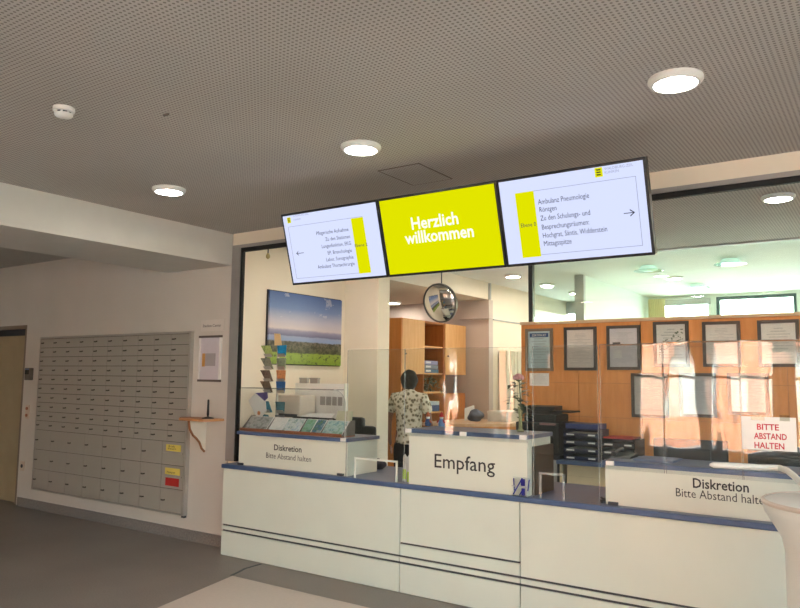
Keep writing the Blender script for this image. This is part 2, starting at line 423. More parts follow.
# shadow gap feet
for par, xs, y in ((bL_, (-4.78, -3.66), 4.545), (bR_, (-1.50,), 4.565)):
    for x in xs: part('foot', MB().box((x - .03, y - .012, CT), (x + .03, y + .004, CT + .018)), DGREY, par)

# acrylic screens
def edge_mat():
    k = N('pale acrylic cut edge'); t = k.n('ShaderNodeBsdfTransparent'); d = k.n('ShaderNodeBsdfDiffuse'); d.inputs[0].default_value = srgb(236, 238, 234)
    m = k.n('ShaderNodeMixShader'); m.inputs[0].default_value = .22; k.l(t.outputs[0], m.inputs[1]); k.l(d.outputs[0], m.inputs[2]); k.l(m.outputs[0], k.out.inputs[0]); return k.m
EDGE = edge_mat()
def hazy(name, c, a):
    if name in MATS: return MATS[name]
    k = N(name); t = k.n('ShaderNodeBsdfTransparent'); d = k.n('ShaderNodeBsdfDiffuse'); d.inputs[0].default_value = srgb(*c)
    m = k.n('ShaderNodeMixShader'); m.inputs[0].default_value = a; k.l(t.outputs[0], m.inputs[1]); k.l(d.outputs[0], m.inputs[2]); k.l(m.outputs[0], k.out.inputs[0]); MATS[name] = k.m; return k.m
def sheet(label, x0, x1, z0, z1, y, hole=None, fold=False, clamps=(), clampz=None, group='acrylic guards on the counter', soft=False):
    t = thing('acrylic_screen', label, 'screen', ((x0 + x1) / 2, y, z0), group)
    if hole:
        hx0, hx1, hz = hole
        m = MB().box((x0, y, z0), (hx0, y + .006, hz)).box((hx1, y, z0), (x1, y + .006, hz)).box((x0, y, hz), (x1, y + .006, z1))
    else: m = MB().box((x0, y, z0), (x1, y + .006, z1))
    part('sheet', m, PLEXI, t)
    if hole:
        w = .007; part('opening_edge', MB().box((hx0 - w, y - .002, z0), (hx0 + w, y + .008, hz)).box((hx1 - w, y - .002, z0), (hx1 + w, y + .008, hz)).box((hx0 - w, y - .002, hz - w), (hx1 + w, y + .008, hz + w)), EDGE if soft else PLEXIE, t)
    for xe in (x0 - .001, x1 - .002): part('edge', MB().box((xe, y - .0005, z0), (xe + .003, y + .0065, z1)), EDGE, t)
    part('top_edge', MB().box((x0 + .002, y - .0005, z1), (x1 - .002, y + .0065, z1 + .003)), EDGE, t)
    if fold: part('folded_top', MB().box((x0, y, z1), (x1, y + .14, z1 + .004)), PLEXI, t)
    for cx_ in clamps: part('clamp', MB().box((cx_ - .024, y - .008, clampz), (cx_ + .024, y + .012, clampz + .028), .002), WHITE, t)
    return t
a = aty(355, 458, 4.53); b = aty(396.5, 461, 4.53)
sheet('clear acrylic guard with a pale framed hatch between the left box and the Empfang box', -3.6, -3.05, CT, 1.765, 4.53, (a.x, b.x, a.z))
sheet('clear acrylic guard standing on the Empfang box', -3.03, -2.045, 1.13, 1.765, 4.493, None, False, (-2.99, -2.53, -2.075), 1.152)
a = aty(540, 473, 4.53); b = aty(556, 474, 4.53)
sheet('clear acrylic guard with a hatch just right of the Empfang box', -2.02, -1.575, CT, 1.77, 4.53, (a.x, b.x + .05, a.z), soft=True)
sheet('clear acrylic guard on the left part of the right counter box', -1.565, -1.18, 1.0, 1.775, 4.543, None, True, (-1.51,), 1.022)
sheet('clear acrylic guard on the right counter box, left half behind the red lettered sign', -1.17, -.75, 1.0, 1.785, 4.543, None, True)
sheet('clear acrylic guard at the right edge carrying the red lettered sign', -.745, .5, 1.0, 1.785, 4.543, None, True)
# low rounded guard on left box
gl = thing('brochure_guard', 'low clear acrylic guard with a rounded corner in front of the brochures', 'screen', (-4.3, 4.58, 1.072))
pts = [(-4.845, 4.56, 1.073), (-3.64, 4.56, 1.073), (-3.64, 4.56, 1.33)]
for k in range(9):
    an = R(90 * k / 8); pts.append((-3.76 + .12 * math.cos(an), 4.56, 1.33 + .12 * math.sin(an)))
pts.append((-4.845, 4.56, 1.45))
part('sheet', MB().poly(pts, (0, .006, 0)), PLEXI, gl)
part('folded_top', MB().box((-4.845, 4.566, 1.444), (-3.8, 4.74, 1.45)), hazy('smoky acrylic fold', (140, 134, 128), .4), gl)
part('rim', MB().tube([(p[0], 4.563, p[2]) for p in pts[1:12]], .004, 6), LGREY, gl)
part('clamp', MB().box((-3.655, 4.525, 1.047), (-3.605, 4.57, 1.072)), WHITE, gl)

# sign BITTE ABSTAND HALTEN
a = aty(741, 416, 4.535); b = aty(797.5, 455, 4.535)
sg = thing('paper_sign', 'white paper sign with red lettering taped to the right acrylic guard', 'sign', ((a.x + b.x) / 2, 4.54, b.z + .01))
part('sheet', MB().box((a.x, 4.538, b.z + .015), (b.x, 4.5395, a.z)), mat('glossy white paper', (236, 232, 226), .3), sg)
for s, xx0, xx1, yy in (('BITTE', 757, 779, 429.5), ('ABSTAND', 754, 787, 438.5), ('HALTEN', 754.5, 784.5, 447.8)):
    p = aty(xx0, yy, 4.537); q = aty(xx1, yy + .8, 4.537)
    part('lettering', text_bm(s, (p.x, 4.5372, p.z), q.x - p.x, .034, .02), RED, sg)
part('tape', MB().box((a.x + .05, 4.5365, a.z - .02), (a.x + .12, 4.5378, a.z + .012)).box((b.x - .08, 4.5365, a.z - .02), (b.x - .03, 4.5378, a.z + .012)), clear('adhesive tape', (240, 240, 235), 1.5), sg)

# ------------------------------------------------------------ mailboxes
mx0, mx1, mz0, mz1 = -8.315, -5.645, .225, 1.98
mb_ = thing('mailbox_bank', 'large grey steel mailbox bank mounted on the left wall', 'mailbox', ((mx0 + mx1) / 2, YW, mz0))
part('casing', MB().box((mx0 + .01, YW - .03, mz0 + .01), (mx1 - .02, YW, mz1 - .015)), mat('mailbox gap shade', (84, 78, 72), .7), mb_)
part('edge_frame', MB().box((mx0, YW - .044, mz0), (mx0 + .011, YW, mz1)).box((mx1 - .024, YW - .044, mz0), (mx1, YW, mz1)).box((mx0 + .011, YW - .044, mz1 - .02), (mx1 - .024, YW, mz1)).box((mx0 + .011, YW - .044, mz0), (mx1 - .024, YW, mz0 + .011)), MEDGE, mb_)
lx0, lx1 = mx0 + .012, mx1 - .027
rowh = .105; zt = mz1 - .022
def lockbm(x, z): return MB().box((x - .018, YW - .048, z - .009), (x + .02, YW - .0405, z + .004)).cyl((x + .03, YW - .040, z + .002), (x + .03, YW - .049, z + .002), .007, seg=8)
def doors(n, rows, z_top, h, nm, skip=()):
    w = (lx1 - lx0) / n
    proto = None
    for r in range(rows):
        for c in range(n):
            if (r, c) in skip: continue
            x = lx0 + c * w; z = z_top - (r + 1) * h
            if proto is None:
                proto = part(nm, MB().box((.0015, -.012, .003), (w - .0015, 0, h - .003), .001), MBOX, mb_, world=False)
                proto.location = Vector((x, YW - .03, z)) - mb_.location
                l = part('lock', MB().box((.012, -.016, h * .45), (.05, -.012, h * .45 + .014)).cyl((.065, -.012, h * .45 + .01), (.065, -.02, h * .45 + .01), .007, seg=8), LOCK, proto, world=False)
            else:
                d = proto.copy(); col.objects.link(d); d.location = Vector((x, YW - .03, z)) - mb_.location
                k = l.copy(); col.objects.link(k); k.parent = d
    return w
doors(10, 10, zt, rowh, 'small_door')
zb_ = zt - 10 * rowh; hb = (zb_ - mz0 - .012) / 3
wb = doors(8, 3, zb_, hb, 'large_door', ((0, 7), (1, 7)))
x7 = lx0 + 7 * wb
for r in range(2):
    z = zb_ - (r + 1) * hb
    o = part('slot_door', MB().box((x7 + .003, YW - .042, z + .003), (lx1 - .003, YW - .03, z + hb - .003), .0015), MBOX, mb_)
    part('letter_slot', MB().box((x7 + .02, YW - .052, z + hb * .50), (lx1 - .02, YW - .042, z + hb * .55)), MEDGE, o)
    part('note', MB().box((x7 + .06, YW - .0445, z + hb * .60), (lx1 - .05, YW - .042, z + hb * .88)), YEL, o, label='yellow paper note')
    if r == 0: part('note_lettering', text_bm('Briefe', (x7 + .1, YW - .0455, z + hb * .76), .09, .02), INK, o)
    part('note_lettering', text_bm('Hauspost' if r else 'Intern', (x7 + .09, YW - .0455, z + hb * .66), .12, .022), INK, o)
    if r: part('card', MB().box((x7 + .07, YW - .0445, z + hb * .12), (lx1 - .06, YW - .042, z + hb * .46)), REDC, o, label='red card under the slot')
part('foot_bracket', MB().box((mx1 - .05, YW - .03, mz0 - .02), (mx1 - .01, YW, mz0)), DGREY, mb_)

# wall things
def wallbox(x0, y0, x1, y1, Y=YW): a = aty(x0, y0, Y); b = aty(x1, y1, Y); return a.x, b.x, min(a.z, b.z), max(a.z, b.z)
x0, x1, z0, z1 = -5.548, -5.245, 1.498, 1.93
po = thing('poster_frame', 'narrow aluminium poster frame with a pale notice on the left wall', 'frame', ((x0 + x1) / 2, YW, z0))
part('sheet', MB().box((x0 + .01, YW - .012, z0 + .01), (x1 - .01, YW - .002, z1 - .01)), mat('pale lilac paper', (206, 198, 204), .4), po)
for xq in (x0, x1 - .018): part('side_rail', MB().box((xq, YW - .02, z0 + .017), (xq + .018, YW, z1 - .019)), mat('bright aluminium', (232, 228, 224), .3, .1), po)
for zq in (z1 - .018, z0 - .004): part('clamp_rail', MB().box((x0 - .004, YW - .024, zq), (x1 + .004, YW, zq + .021), .002), mat('brown grey clamp rail', (98, 86, 80), .4), po)
part('orange_block', MB().box((x0 + .045, YW - .014, z0 + .14), (x0 + .085, YW - .012, z0 + .265)), mat('orange print', (206, 150, 80), .6), po)
part('grey_block', MB().box((x0 + .088, YW - .014, z0 + .145), (x0 + .23, YW - .012, z0 + .265)), mat('grey print', (168, 160, 162), .6), po)
lb = thing('wall_label', 'small white lettered label above the poster frame', 'label', (-5.385, YW, 1.975))
part('plate', MB().box((-5.545, YW - .008, 1.975), (-5.225, YW, 2.085), .002), mat('off white card', (212, 204, 196), .6), lb)
part('lettering', text_bm('Stecken-Center', (-5.515, YW - .0095, 2.015), .255, .028, .004), INK, lb)
sh = thing('wall_shelf', 'small wooden wall shelf on a curved bracket beside the mailboxes', 'shelf', (-5.45, 4.6, 1.13))
part('board', MB().poly([(-5.68, YW, 1.135), (-5.18, YW, 1.135), (-5.18, YW - .16, 1.135), (-5.22, YW - .22, 1.135), (-5.55, YW - .22, 1.135), (-5.68, YW - .1, 1.135)], (0, 0, .022)), wood('orange brown shelf wood', (178, 122, 78), (194, 138, 92)), sh)
br = [(-5.43, YW - .205, 1.134), (-5.43, YW - .19, 1.06), (-5.43, YW - .15, 1.0), (-5.43, YW - .11, .97), (-5.43, YW - .07, .93), (-5.43, YW - .04, .87), (-5.43, YW - .006, .84)]
part('bracket_edge', MB().tube(br, .011, 8), wood('bracket wood', (130, 84, 52), (150, 98, 62)), sh)
part('bracket', MB().poly([(-5.435, YW, 1.134)] + [(-5.435, p[1], p[2]) for p in br] + [(-5.435, YW, .84)], (.012, 0, 0)), mat('cream bracket panel', (214, 204, 190), .6), sh)
ca = thing('candle_stand', 'thin black stand with a round base on the wall shelf', 'stand', (-5.28, YW - .11, 1.157))
part('base', MB().lathe([(.055, 0), (.055, .008), (.02, .016), (.008, .02)], ca.location), BLACK, ca, smooth=True)
part('stick', MB().lathe([(.007, .015), (.012, .04), (.009, .17), (.005, .175)], ca.location), BLACK, ca, smooth=True)
te = thing('wall_terminal', 'small dark access terminal beside the left door', 'terminal', (-8.55, YW, 1.465))
part('housing', MB().box((-8.615, YW - .045, 1.475), (-8.495, YW, 1.62), .008), mat('bronze grey plastic', (96, 84, 76), .5), te)
part('display', MB().box((-8.605, YW - .048, 1.545), (-8.52, YW - .045, 1.595)), mat('dark display', (34, 22, 24), .2), te)
part('status_strip', MB().box((-8.605, YW - .048, 1.598), (-8.52, YW - .045, 1.612)), mat('blue strip', (84, 108, 150), .4), te)
sw = thing('light_switch', 'white light switch on the wall below the terminal', 'switch', (-8.57, YW, 1.02))
part('plate', MB().box((-8.61, YW - .01, 1.02), (-8.53, YW, 1.18), .003), mat('aged white plastic', (206, 186, 168), .5), sw)
for z in (1.06, 1.14): part('rocker', MB().cyl((-8.57, YW - .01, z), (-8.57, YW - .022, z), .018), mat('red brown rocker', (170, 110, 84), .5), sw)
so = thing('wall_socket', 'white power socket low on the wall by the left door', 'socket', (-8.6, YW, .41))
part('plate', MB().box((-8.645, YW - .012, .41), (-8.565, YW, .52), .003), mat('aged white plastic', (206, 186, 168), .5), so)
part('insert', MB().cyl((-8.605, YW - .012, .465), (-8.605, YW - .016, .465), .022), DGREY, so)

# ------------------------------------------------------------ ceiling fittings
LAMP = glow('lamp diffuser', (255, 250, 246), 52)
LAMP2 = glow('reception lamp diffuser', (255, 244, 228), 95)
def downlight(x, y, label, r=.105, z=ZC, group='round ceiling downlights'):
    t = thing('ceiling_light', label, 'ceiling light', (x, y, z - .03), group)
    bm = bmesh.new(); prof = [(r + .012, 0), (r + .014, -.012), (r, -.03), (r - .012, -.03), (r - .014, -.022)]
    m = MB(); m.bm.free(); m.bm = bm
    seg = 40; rings = [[bm.verts.new((x + a * math.cos(k * 2 * math.pi / seg), y + a * math.sin(k * 2 * math.pi / seg), z + b)) for k in range(seg)] for a, b in prof]
    for p, q in zip(rings, rings[1:]):
        for k in range(seg): bm.faces.new((p[k], q[k], q[(k + 1) % seg], p[(k + 1) % seg]))
    part('trim_ring', m, WHITE, t, smooth=True)
    part('diffuser', MB().cyl((x, y, z - .026), (x, y, z - .020), r - .013, seg=40), LAMP2 if y > 4.7 else LAMP, t)
    return t
downlight(-.754, 3.25, 'round white ceiling downlight at the upper right above the screens')
downlight(-2.514, 3.25, 'round white ceiling downlight just above the left screen')
downlight(-4.277, 3.28, 'round white ceiling downlight nearest the downstand beam')
for x, y in ((-.75, .65), (-2.51, .65), (-4.28, .65), (-.75, -2.2), (-2.51, -2.2), (-4.28, -2.2), (1.3, 3.25), (1.3, .65), (-8.2, -1.5), (1.3, -2.2)):
    downlight(x, y, 'round ceiling downlight outside the picture')
downlight(-.652, 5.776, 'round ceiling downlight inside the reception at the right edge', .1)
downlight(-4.041, 8.48, 'round ceiling downlight seen left of the glass partition post under the screens', .1)
for x, y in ((-2.4, 5.776), (-4.1, 5.4), (1.1, 5.776)): downlight(x, y, 'round reception ceiling downlight hidden behind the screens', .1)
downlight(-6.0, 8.6, 'round downlight in the lower ceiling above the tall wooden cabinet', .1, 2.65)
downlight(-4.016, 9.524, 'small far downlight seen through the glass beside the partition post', .1)
downlight(-4.006, 10.616, 'farthest small downlight seen through the glass beside the grey column', .1)
downlight(-2.329, 9.671, 'far downlight in the rear room between the glass ceiling fixtures', .1)
def glassfix(x, y, label):
    t = thing('glass_ceiling_fixture', label, 'ceiling light', (x, y, ZC - .07), 'glass ceiling fixtures in the rear room')
    part('disc', MB().lathe([(.06, -.0), (.16, -.012), (.17, -.02), (.06, -.024)], (x, y, ZC - .04), 32), clear('green tinted lamp glass', (222, 240, 232), 1.6), t)
    part('bowl', MB().lathe([(.03, -.07), (.10, -.055), (.11, -.045), (.08, 0)], (x, y, ZC), 28), mat('frosted lamp glass', (214, 236, 224), .2, emit=.5), t, smooth=True)
glassfix(-2.358, 8.585, 'round glass ceiling fixture in the rear room nearest the right screen')
glassfix(-1.459, 8.532, 'round glass ceiling fixture in the rear room farther right')
glassfix(-2.233, 10.529, 'small glass ceiling fixture farthest back in the rear room')
sd = thing('smoke_detector', 'white round smoke detector on the ceiling at upper left', 'smoke detector', (-3.418, 1.963, ZC - .06))
c = Vector((-3.418, 1.963, ZC))
part('base', MB().lathe([(.044, -.022), (.052, -.018), (.052, 0)], c), WHITE, sd, smooth=True)
part('grille', MB().lathe([(.036, -.032), (.036, -.02)], c), DGREY, sd)
part('cap', MB().lathe([(.02, -.052), (.038, -.046), (.044, -.038), (.044, -.031), (.036, -.03)], c), WHITE, sd, smooth=True)
for k in range(8):
    an = k * math.pi / 4; p = c + Vector((.04 * math.cos(an), .04 * math.sin(an), 0)); part('rib', MB().box(p + Vector((-.004, -.004, -.034)), p + Vector((.004, .004, -.018))), WHITE, sd)
tq = atz(166, 114, ZC)
solo('ceiling_clip', MB().box(tq + Vector((-.018, -.006, -.008)), tq + Vector((.018, .006, 0))), mat('brown grey clip', (110, 100, 92), .6), 'tiny dark clip on the ceiling right of the smoke detector', 'clip')
ha = struct('trim_ceiling_hatch', MB().box((-2.72, 3.72, ZC - .004), (-2.42, 4.12, ZC)), CEIL)
part('seam', MB().box((-2.73, 3.71, ZC - .003), (-2.41, 3.72, ZC + .001)).box((-2.73, 4.12, ZC - .003), (-2.41, 4.13, ZC + .001)).box((-2.73, 3.71, ZC - .003), (-2.72, 4.13, ZC + .001)).box((-2.42, 3.71, ZC - .003), (-2.41, 4.13, ZC + .001)), mat('seam shade', (120, 108, 98), .8), ha)
hk = thing('hanging_sensor', 'small glass sensor hanging near the top left corner of the service window', 'sensor', (-4.86, 4.88, 2.6))
part('stem', MB().cyl((-4.86, 4.88, ZC), (-4.86, 4.88, 2.70), .006), BLACK, hk)
part('bulb', MB().lathe([(.004, -.03), (.018, -.018), (.02, 0), (.008, .025)], (-4.86, 4.88, 2.685), 16), mat('amber glass', (190, 170, 120), .1), hk, smooth=True)

# ------------------------------------------------------------ display screens
A = R(16.1); YD = 3.7
top0 = aty(280.7, 215, YD); topn = aty(645.4, 155.8, YD)
ZT = (top0.z + topn.z) / 2
PN = Vector((0, -math.cos(A), -math.sin(A))); DN = Vector((0, math.sin(A), -math.cos(A)))
P0 = Vector((top0.x, YD, ZT))
def scr(x, y):
    d = ray(x, y); t = (P0 - EYE).dot(PN) / d.dot(PN); p = EYE + d * t - P0
    return p.x, p.dot(DN)
SH = (scr(292, 284)[1] + scr(654.5, 252.7)[1]) / 2 * 1.022
us = [0, scr(377, 200)[0], scr(496, 182)[0], topn.x - top0.x]
print('screen', us, SH, ZT)
SWHITE = glow('display white glow', (214, 222, 255), .80); SYEL = glow('display yellow glow', (224, 226, 0), .77); STXT = glow('display dark text', (70, 70, 86), .45); SWT = glow('display bright text', (250, 252, 235), .85)
SLINE = glow('display thin line', (150, 155, 185), .62); SGREY = glow('display faint text', (170, 175, 205), .62)
def make_screen(i, label):
    u0, u1 = us[i], us[i + 1]
    t = thing('display_screen', label, 'screen', P0 + Vector((u0, 0, 0)) , 'display screens hung above the service window')
    t.rotation_euler.x = A
    w = u1 - u0; b = .016
    part('housing', MB().box((0.001, .0, -SH), (w - .001, .05, 0), .004).box((w * .25, .05, -SH * .8), (w * .75, .075, -SH * .2), .005), BLACK, t, world=False)
    part('display_panel', MB().box((b, -.002, -SH + b), (w - b, .001, -b)), SYEL if i == 1 else SWHITE, t, world=False)
    return t, u0
def S(px, py, u0, y=-.004): u, v = scr(px, py); return Vector((u - u0, y, -v))
def stext(t, u0, s, p, q, cap, m=STXT, bold=0, ha='l', nm='caption'):
    a = S(*p, u0); b = S(*q, u0); z = (a.z + b.z) / 2
    return part(nm, text_bm(s, (a.x, -.004, z), b.x - a.x, cap, bold), m, t, world=False)
def srect(t, u0, tl, br_, m, nm, y=-.0035):
    a = S(*tl, u0); b = S(*br_, u0); return part(nm, MB().box((a.x, y, a.z), (b.x, y + .001, b.z)), m, t, world=False)
def outline(t, a, b, nm='frame_line'):
    w = .0022; y = -.003
    part(nm, MB().box((a.x, y, a.z), (b.x, y + .0008, a.z - w)).box((a.x, y, b.z), (b.x, y + .0008, b.z + w)).box((a.x, y, a.z), (a.x + w, y + .0008, b.z)).box((b.x - w, y, a.z), (b.x, y + .0008, b.z)), SLINE, t, world=False)
def logo(t, c, s, nm='logo'):
    o = part(nm, MB().box((c.x - s * .42, -.0036, c.z - s * .5), (c.x + s * .42, -.0026, c.z + s * .5), .0008), SYEL, t, world=False)
    m = MB()
    for k in (-1, 0, 1): m.box((c.x - s * .2, -.0046, c.z + k * s * .26 - s * .07), (c.x + s * .22, -.0036, c.z + k * s * .26 + s * .07)); m.box((c.x - s * .28, -.0046, c.z + k * s * .26), (c.x - s * .2, -.0036, c.z + k * s * .26 + s * .09))
    part('logo_mark', m, BLACK, o, world=False)
t0, u0 = make_screen(0, 'left hanging display with white page, yellow tab and left arrow')
outline(t0, S(288.3, 227, u0), S(371, 272, u0))
srect(t0, u0, (351, 218.6), (371.5, 272.5), SYEL, 'yellow_tab')
for s, (xa, ya), (xb, yb) in (('Pflegerische Aufnahme', (317, 235.5), (349, 230.5)), ('Zu den Stationen', (326, 241.5), (350.5, 237.5)), ('Lungenfunktion, EKG', (322.5, 248.5), (351.5, 244.3)), ('EP, Bronchologie', (328.5, 254.8), (352.3, 251.5)), ('Labor, Sonographie', (327, 261.8), (354, 258)), ('Ambulanz Thoraxchirurgie', (318.5, 268.8), (355.2, 264.8))):
    stext(t0, u0, s, (xa, ya), (xb, yb), .026)
stext(t0, u0, 'Ebene 2', (355.5, 247.3), (368, 245.5), .022)
a = S(297, 253.5, u0); b = S(303, 253, u0)
part('arrow', MB().box((a.x, -.004, a.z - .002), (b.x + .01, -.003, a.z + .002)).poly([(a.x - .004, -.004, a.z), (a.x + .018, -.004, a.z + .016), (a.x + .018, -.004, a.z + .011), (a.x + .003, -.004, a.z), (a.x + .018, -.004, a.z - .011), (a.x + .018, -.004, a.z - .016)], (0, .001, 0)), STXT, t0, world=False)
logo(t0, S(289.3, 220.3, u0), .04)
stext(t0, u0, 'WALDBURG-ZEIL', (293.5, 217), (309, 214.6), .013, SGREY)
stext(t0, u0, 'KLINIKEN', (294, 220.6), (301, 219.5), .012, SGREY)
t1, u0 = make_screen(1, 'middle hanging display glowing yellow with white welcome lettering')
stext(t1, u0, 'Herzlich', (412.5, 229.7), (459, 223.3), .078, SWT, .02, nm='greeting')
stext(t1, u0, 'willkommen', (406, 244), (474.5, 236.5), .078, SWT, .02, nm='greeting')
t2, u0 = make_screen(2, 'right hanging display with white page, yellow tab and right arrow')
outline(t2, S(515.5, 193.5, u0), S(643, 245.5, u0))
srect(t2, u0, (515, 193.5), (541.5, 256.2), SYEL, 'yellow_tab')
for s, (xa, ya), (xb, yb) in (('Ambulanz Pneumologie', (538.5, 204.5), (589.5, 197.7)), ('Röntgen', (540, 212.3), (557, 209.9)), ('Zu den Schulungs- und', (541, 221), (590.5, 214.5)), ('Besprechungsräumen:', (542.5, 230), (589.5, 223.8)), ('Hochgrat, Säntis, Widderstein', (543.5, 238.5), (607.5, 230.5)), ('Mittagsspitze', (544.5, 246.3), (572, 243))):
    stext(t2, u0, s, (xa, ya), (xb, yb), .03)
stext(t2, u0, 'Ebene 0', (521.5, 227.6), (536.5, 225.6), .024)
a = S(624, 213.5, u0); b = S(634.5, 212.2, u0)
part('arrow', MB().box((a.x, -.004, a.z - .002), (b.x, -.003, a.z + .002)).poly([(b.x + .004, -.004, a.z), (b.x - .022, -.004, a.z + .02), (b.x - .022, -.004, a.z + .013), (b.x - .004, -.004, a.z), (b.x - .022, -.004, a.z - .013), (b.x - .022, -.004, a.z - .02)], (0, .001, 0)), STXT, t2, world=False)
logo(t2, S(598.8, 172.3, u0), .05)
stext(t2, u0, 'WALDBURG-ZEIL', (604.5, 170), (633.5, 166), .015, SGREY)
stext(t2, u0, 'KLINIKEN', (605, 173.6), (619, 171.8), .014, SGREY)
mt = thing('screen_mount', 'black wall arm mount carrying the three hanging displays', 'mount', (-2.3, 3.85, 2.6))
cy = YD + .11 + SH * .5 * math.sin(A); cz = ZT - SH * .5 * math.cos(A) + .0
m = MB().box((top0.x + .1, cy - .0, cz - .03), (topn.x - .1, cy + .04, cz + .03)); part('rail', m, BLACK, mt)
for x in (-2.7, -1.6): part('arm', MB().cyl((x, cy + .02, cz), (x, YW - .01, 2.83), .018), BLACK, mt); part('wall_plate', MB().box((x - .05, YW - .022, 2.785), (x + .05, YW - .01, 2.87)), BLACK, mt)

# ------------------------------------------------------------ painting
def landscape():
    k = N('lake landscape print'); tc = k.n('ShaderNodeTexCoord'); sp = k.n('ShaderNodeSeparateXYZ'); k.l(tc.outputs['Generated'], sp.inputs[0])
    v = sp.outputs['Z']; g = tc.outputs['Generated']
    nz = k.noise(g, 9, 6, .75); nf = k.noise(g, 15, 6, .8); nc = k.noise(g, 3.2, 5, .6)
    vv = k.math('ADD', v, k.math('MULTIPLY', k.math('SUBTRACT', nz.outputs['Fac'], .5), .05))
    base = k.ramp(vv, [(0, srgb(124, 152, 44)), (.15, srgb(144, 168, 62)), (.165, srgb(92, 96, 62)), (.31, srgb(116, 108, 96)), (.33, srgb(140, 158, 196)), (.39, srgb(150, 160, 190)), (.40, srgb(112, 112, 142)), (.47, srgb(150, 146, 172)), (.50, srgb(208, 196, 196)), (.60, srgb(190, 184, 196)), (.78, srgb(112, 134, 178)), (1, srgb(70, 98, 152))])
    # scattered trees on the meadow and speckle in the belt
    tree = k.math('MULTIPLY', k.math('GREATER_THAN', k.math('ADD', nf.outputs['Fac'], k.math('MULTIPLY', k.math('GREATER_THAN', vv, .16), .06)), .56), k.math('LESS_THAN', vv, .32))
    c1 = k.mix(k.math('MULTIPLY', tree, .75), base, srgb(48, 52, 34))
    cloud = k.math('MULTIPLY', k.math('GREATER_THAN', nc.outputs['Fac'], .62), k.math('GREATER_THAN', v, .62))
    c2 = k.mix(k.math('MULTIPLY', cloud, .4), c1, srgb(206, 204, 212))
    k.l(c2, k.b.inputs['Base Color']); k.b.inputs['Roughness'].default_value = .5; return k.m
pt = thing('landscape_picture', 'wide canvas picture of a lake, meadows and mountains on the left reception wall', 'picture', (-4.98, 5.58, 1.675))
part('canvas', MB().box((-5.0, 5.03, 1.675), (-4.965, 6.13, 2.38)), landscape(), pt)
part('stretcher', MB().box((-5.0, 5.02, 1.665), (-4.985, 6.14, 2.39)), BLACK, pt)

# ------------------------------------------------------------ left cabinets (alcove)
cb = thing('tall_cabinet', 'beech cabinet wall with two doors around an open shelf bay in the reception', 'cabinet', (-5.2, 8.15, 0))
ys = [7.36, 7.88, 8.38, 8.95]
part('side_panel', MB().box((-5.4, 7.34, 0), (-5.0, 7.365, 2.29)).box((-5.4, 8.37, .0), (-5.0, 8.395, 1.6)), BEECH, cb)
part('carcass', MB().box((-5.4, 7.365, 2.265), (-5.02, 8.97, 2.29)).box((-5.4, 7.365, 1.6), (-5.02, 7.88, 1.62)).box((-5.4, 8.395, 1.6), (-5.02, 8.97, 1.62)).box((-5.4, 7.365, 1.6), (-5.38, 8.97, 2.265)).box((-5.4, 8.95, 1.6), (-5.02, 8.97, 2.265)).box((-5.4, 7.87, 1.1), (-5.02, 7.89, 2.265)).box((-5.4, 8.37, 1.1), (-5.02, 8.39, 2.265)), BEECHD, cb)
part('shelf', MB().box((-5.38, 7.89, 1.95), (-5.03, 8.37, 1.97)), BEECHL, cb)
part('shelf', MB().box((-5.38, 7.89, 1.60), (-5.03, 8.37, 1.62)), BEECHL, cb)
for y0_, y1_ in ((7.37, 7.875), (8.395, 8.955)):
    d = part('door', MB().box((-5.02, y0_, 1.602), (-5.0, y1_, 2.285), .002), BEECHL, cb)
    part('knob', MB().cyl((-5.0, y0_ + .06, 1.85), (-4.982, y0_ + .06, 1.85), .009), DGREY, d)
part('back_panel', MB().box((-5.42, 7.365, 0), (-5.4, 8.97, 1.6)), mat('white back panel', (214, 210, 208), .6), cb)
part('lower_unit', MB().box((-5.4, 8.395, 0), (-5.02, 8.97, 1.35)), BEECH, cb)
# items in bay
def stack(name, label, x0, y0, z0, x1, y1, z1, n, mats):
    pass
for i, (zz, c_, lab) in enumerate(((1.62, (70, 110, 140), 'blue grey box file lying lowest on the open cabinet shelf'), (1.675, (128, 138, 150), 'grey box file in the middle of the pile on the cabinet shelf'), (1.73, (150, 150, 190), 'lilac folder on top of the pile on the cabinet shelf'))):
    t = thing('box_file', lab, 'file', (-5.2, 8.1, zz), 'box files on the open cabinet shelf')
    part('cover', MB().box((-5.34, 7.93 + .01 * i, zz), (-5.06, 8.32 - .01 * i, zz + .05), .003), mat('file %d' % i, c_, .5), t)
    part('label_plate', MB().box((-5.06, 8.0, zz + .015), (-5.057, 8.12, zz + .04)), PAPER, t)
def leaf_bm(mb, p, d, L, w):
    d = Vector(d).normalized(); u = d.cross(Vector((0, 0, 1))); u = u.normalized() if u.length > .01 else Vector((1, 0, 0)); n = u.cross(d)
    q = Vector(p); a = q; b = q + d * L * .45 + u * w / 2 + n * .1 * L; c_ = q + d * L - n * .08 * L; e = q + d * L * .45 - u * w / 2 + n * .1 * L; mid = q + d * L * .5 + n * .03 * L
    vs = [mb.bm.verts.new(v) for v in (a, b, c_, e, mid)]
    for i, j in ((0, 1), (1, 2), (2, 3), (3, 0)): mb.bm.faces.new((vs[i], vs[j], vs[4]))
GREEN = mat('dark green leaf', (58, 74, 40), .5, var=.2, scale=20); GREENL = mat('grey green leaf', (128, 134, 104), .6, var=.2, scale=20)
tp = thing('trailing_plant', 'grey green trailing plant hanging in the open cabinet bay', 'plant', (-5.15, 8.15, 1.38))
part('pot', MB().lathe([(.05, 0), (.07, .1), (.06, .1)], (-5.15, 8.1, 1.38), 20), mat('brown pot', (96, 80, 62), .6), tp, smooth=True)
lm = MB(); random.seed(3)
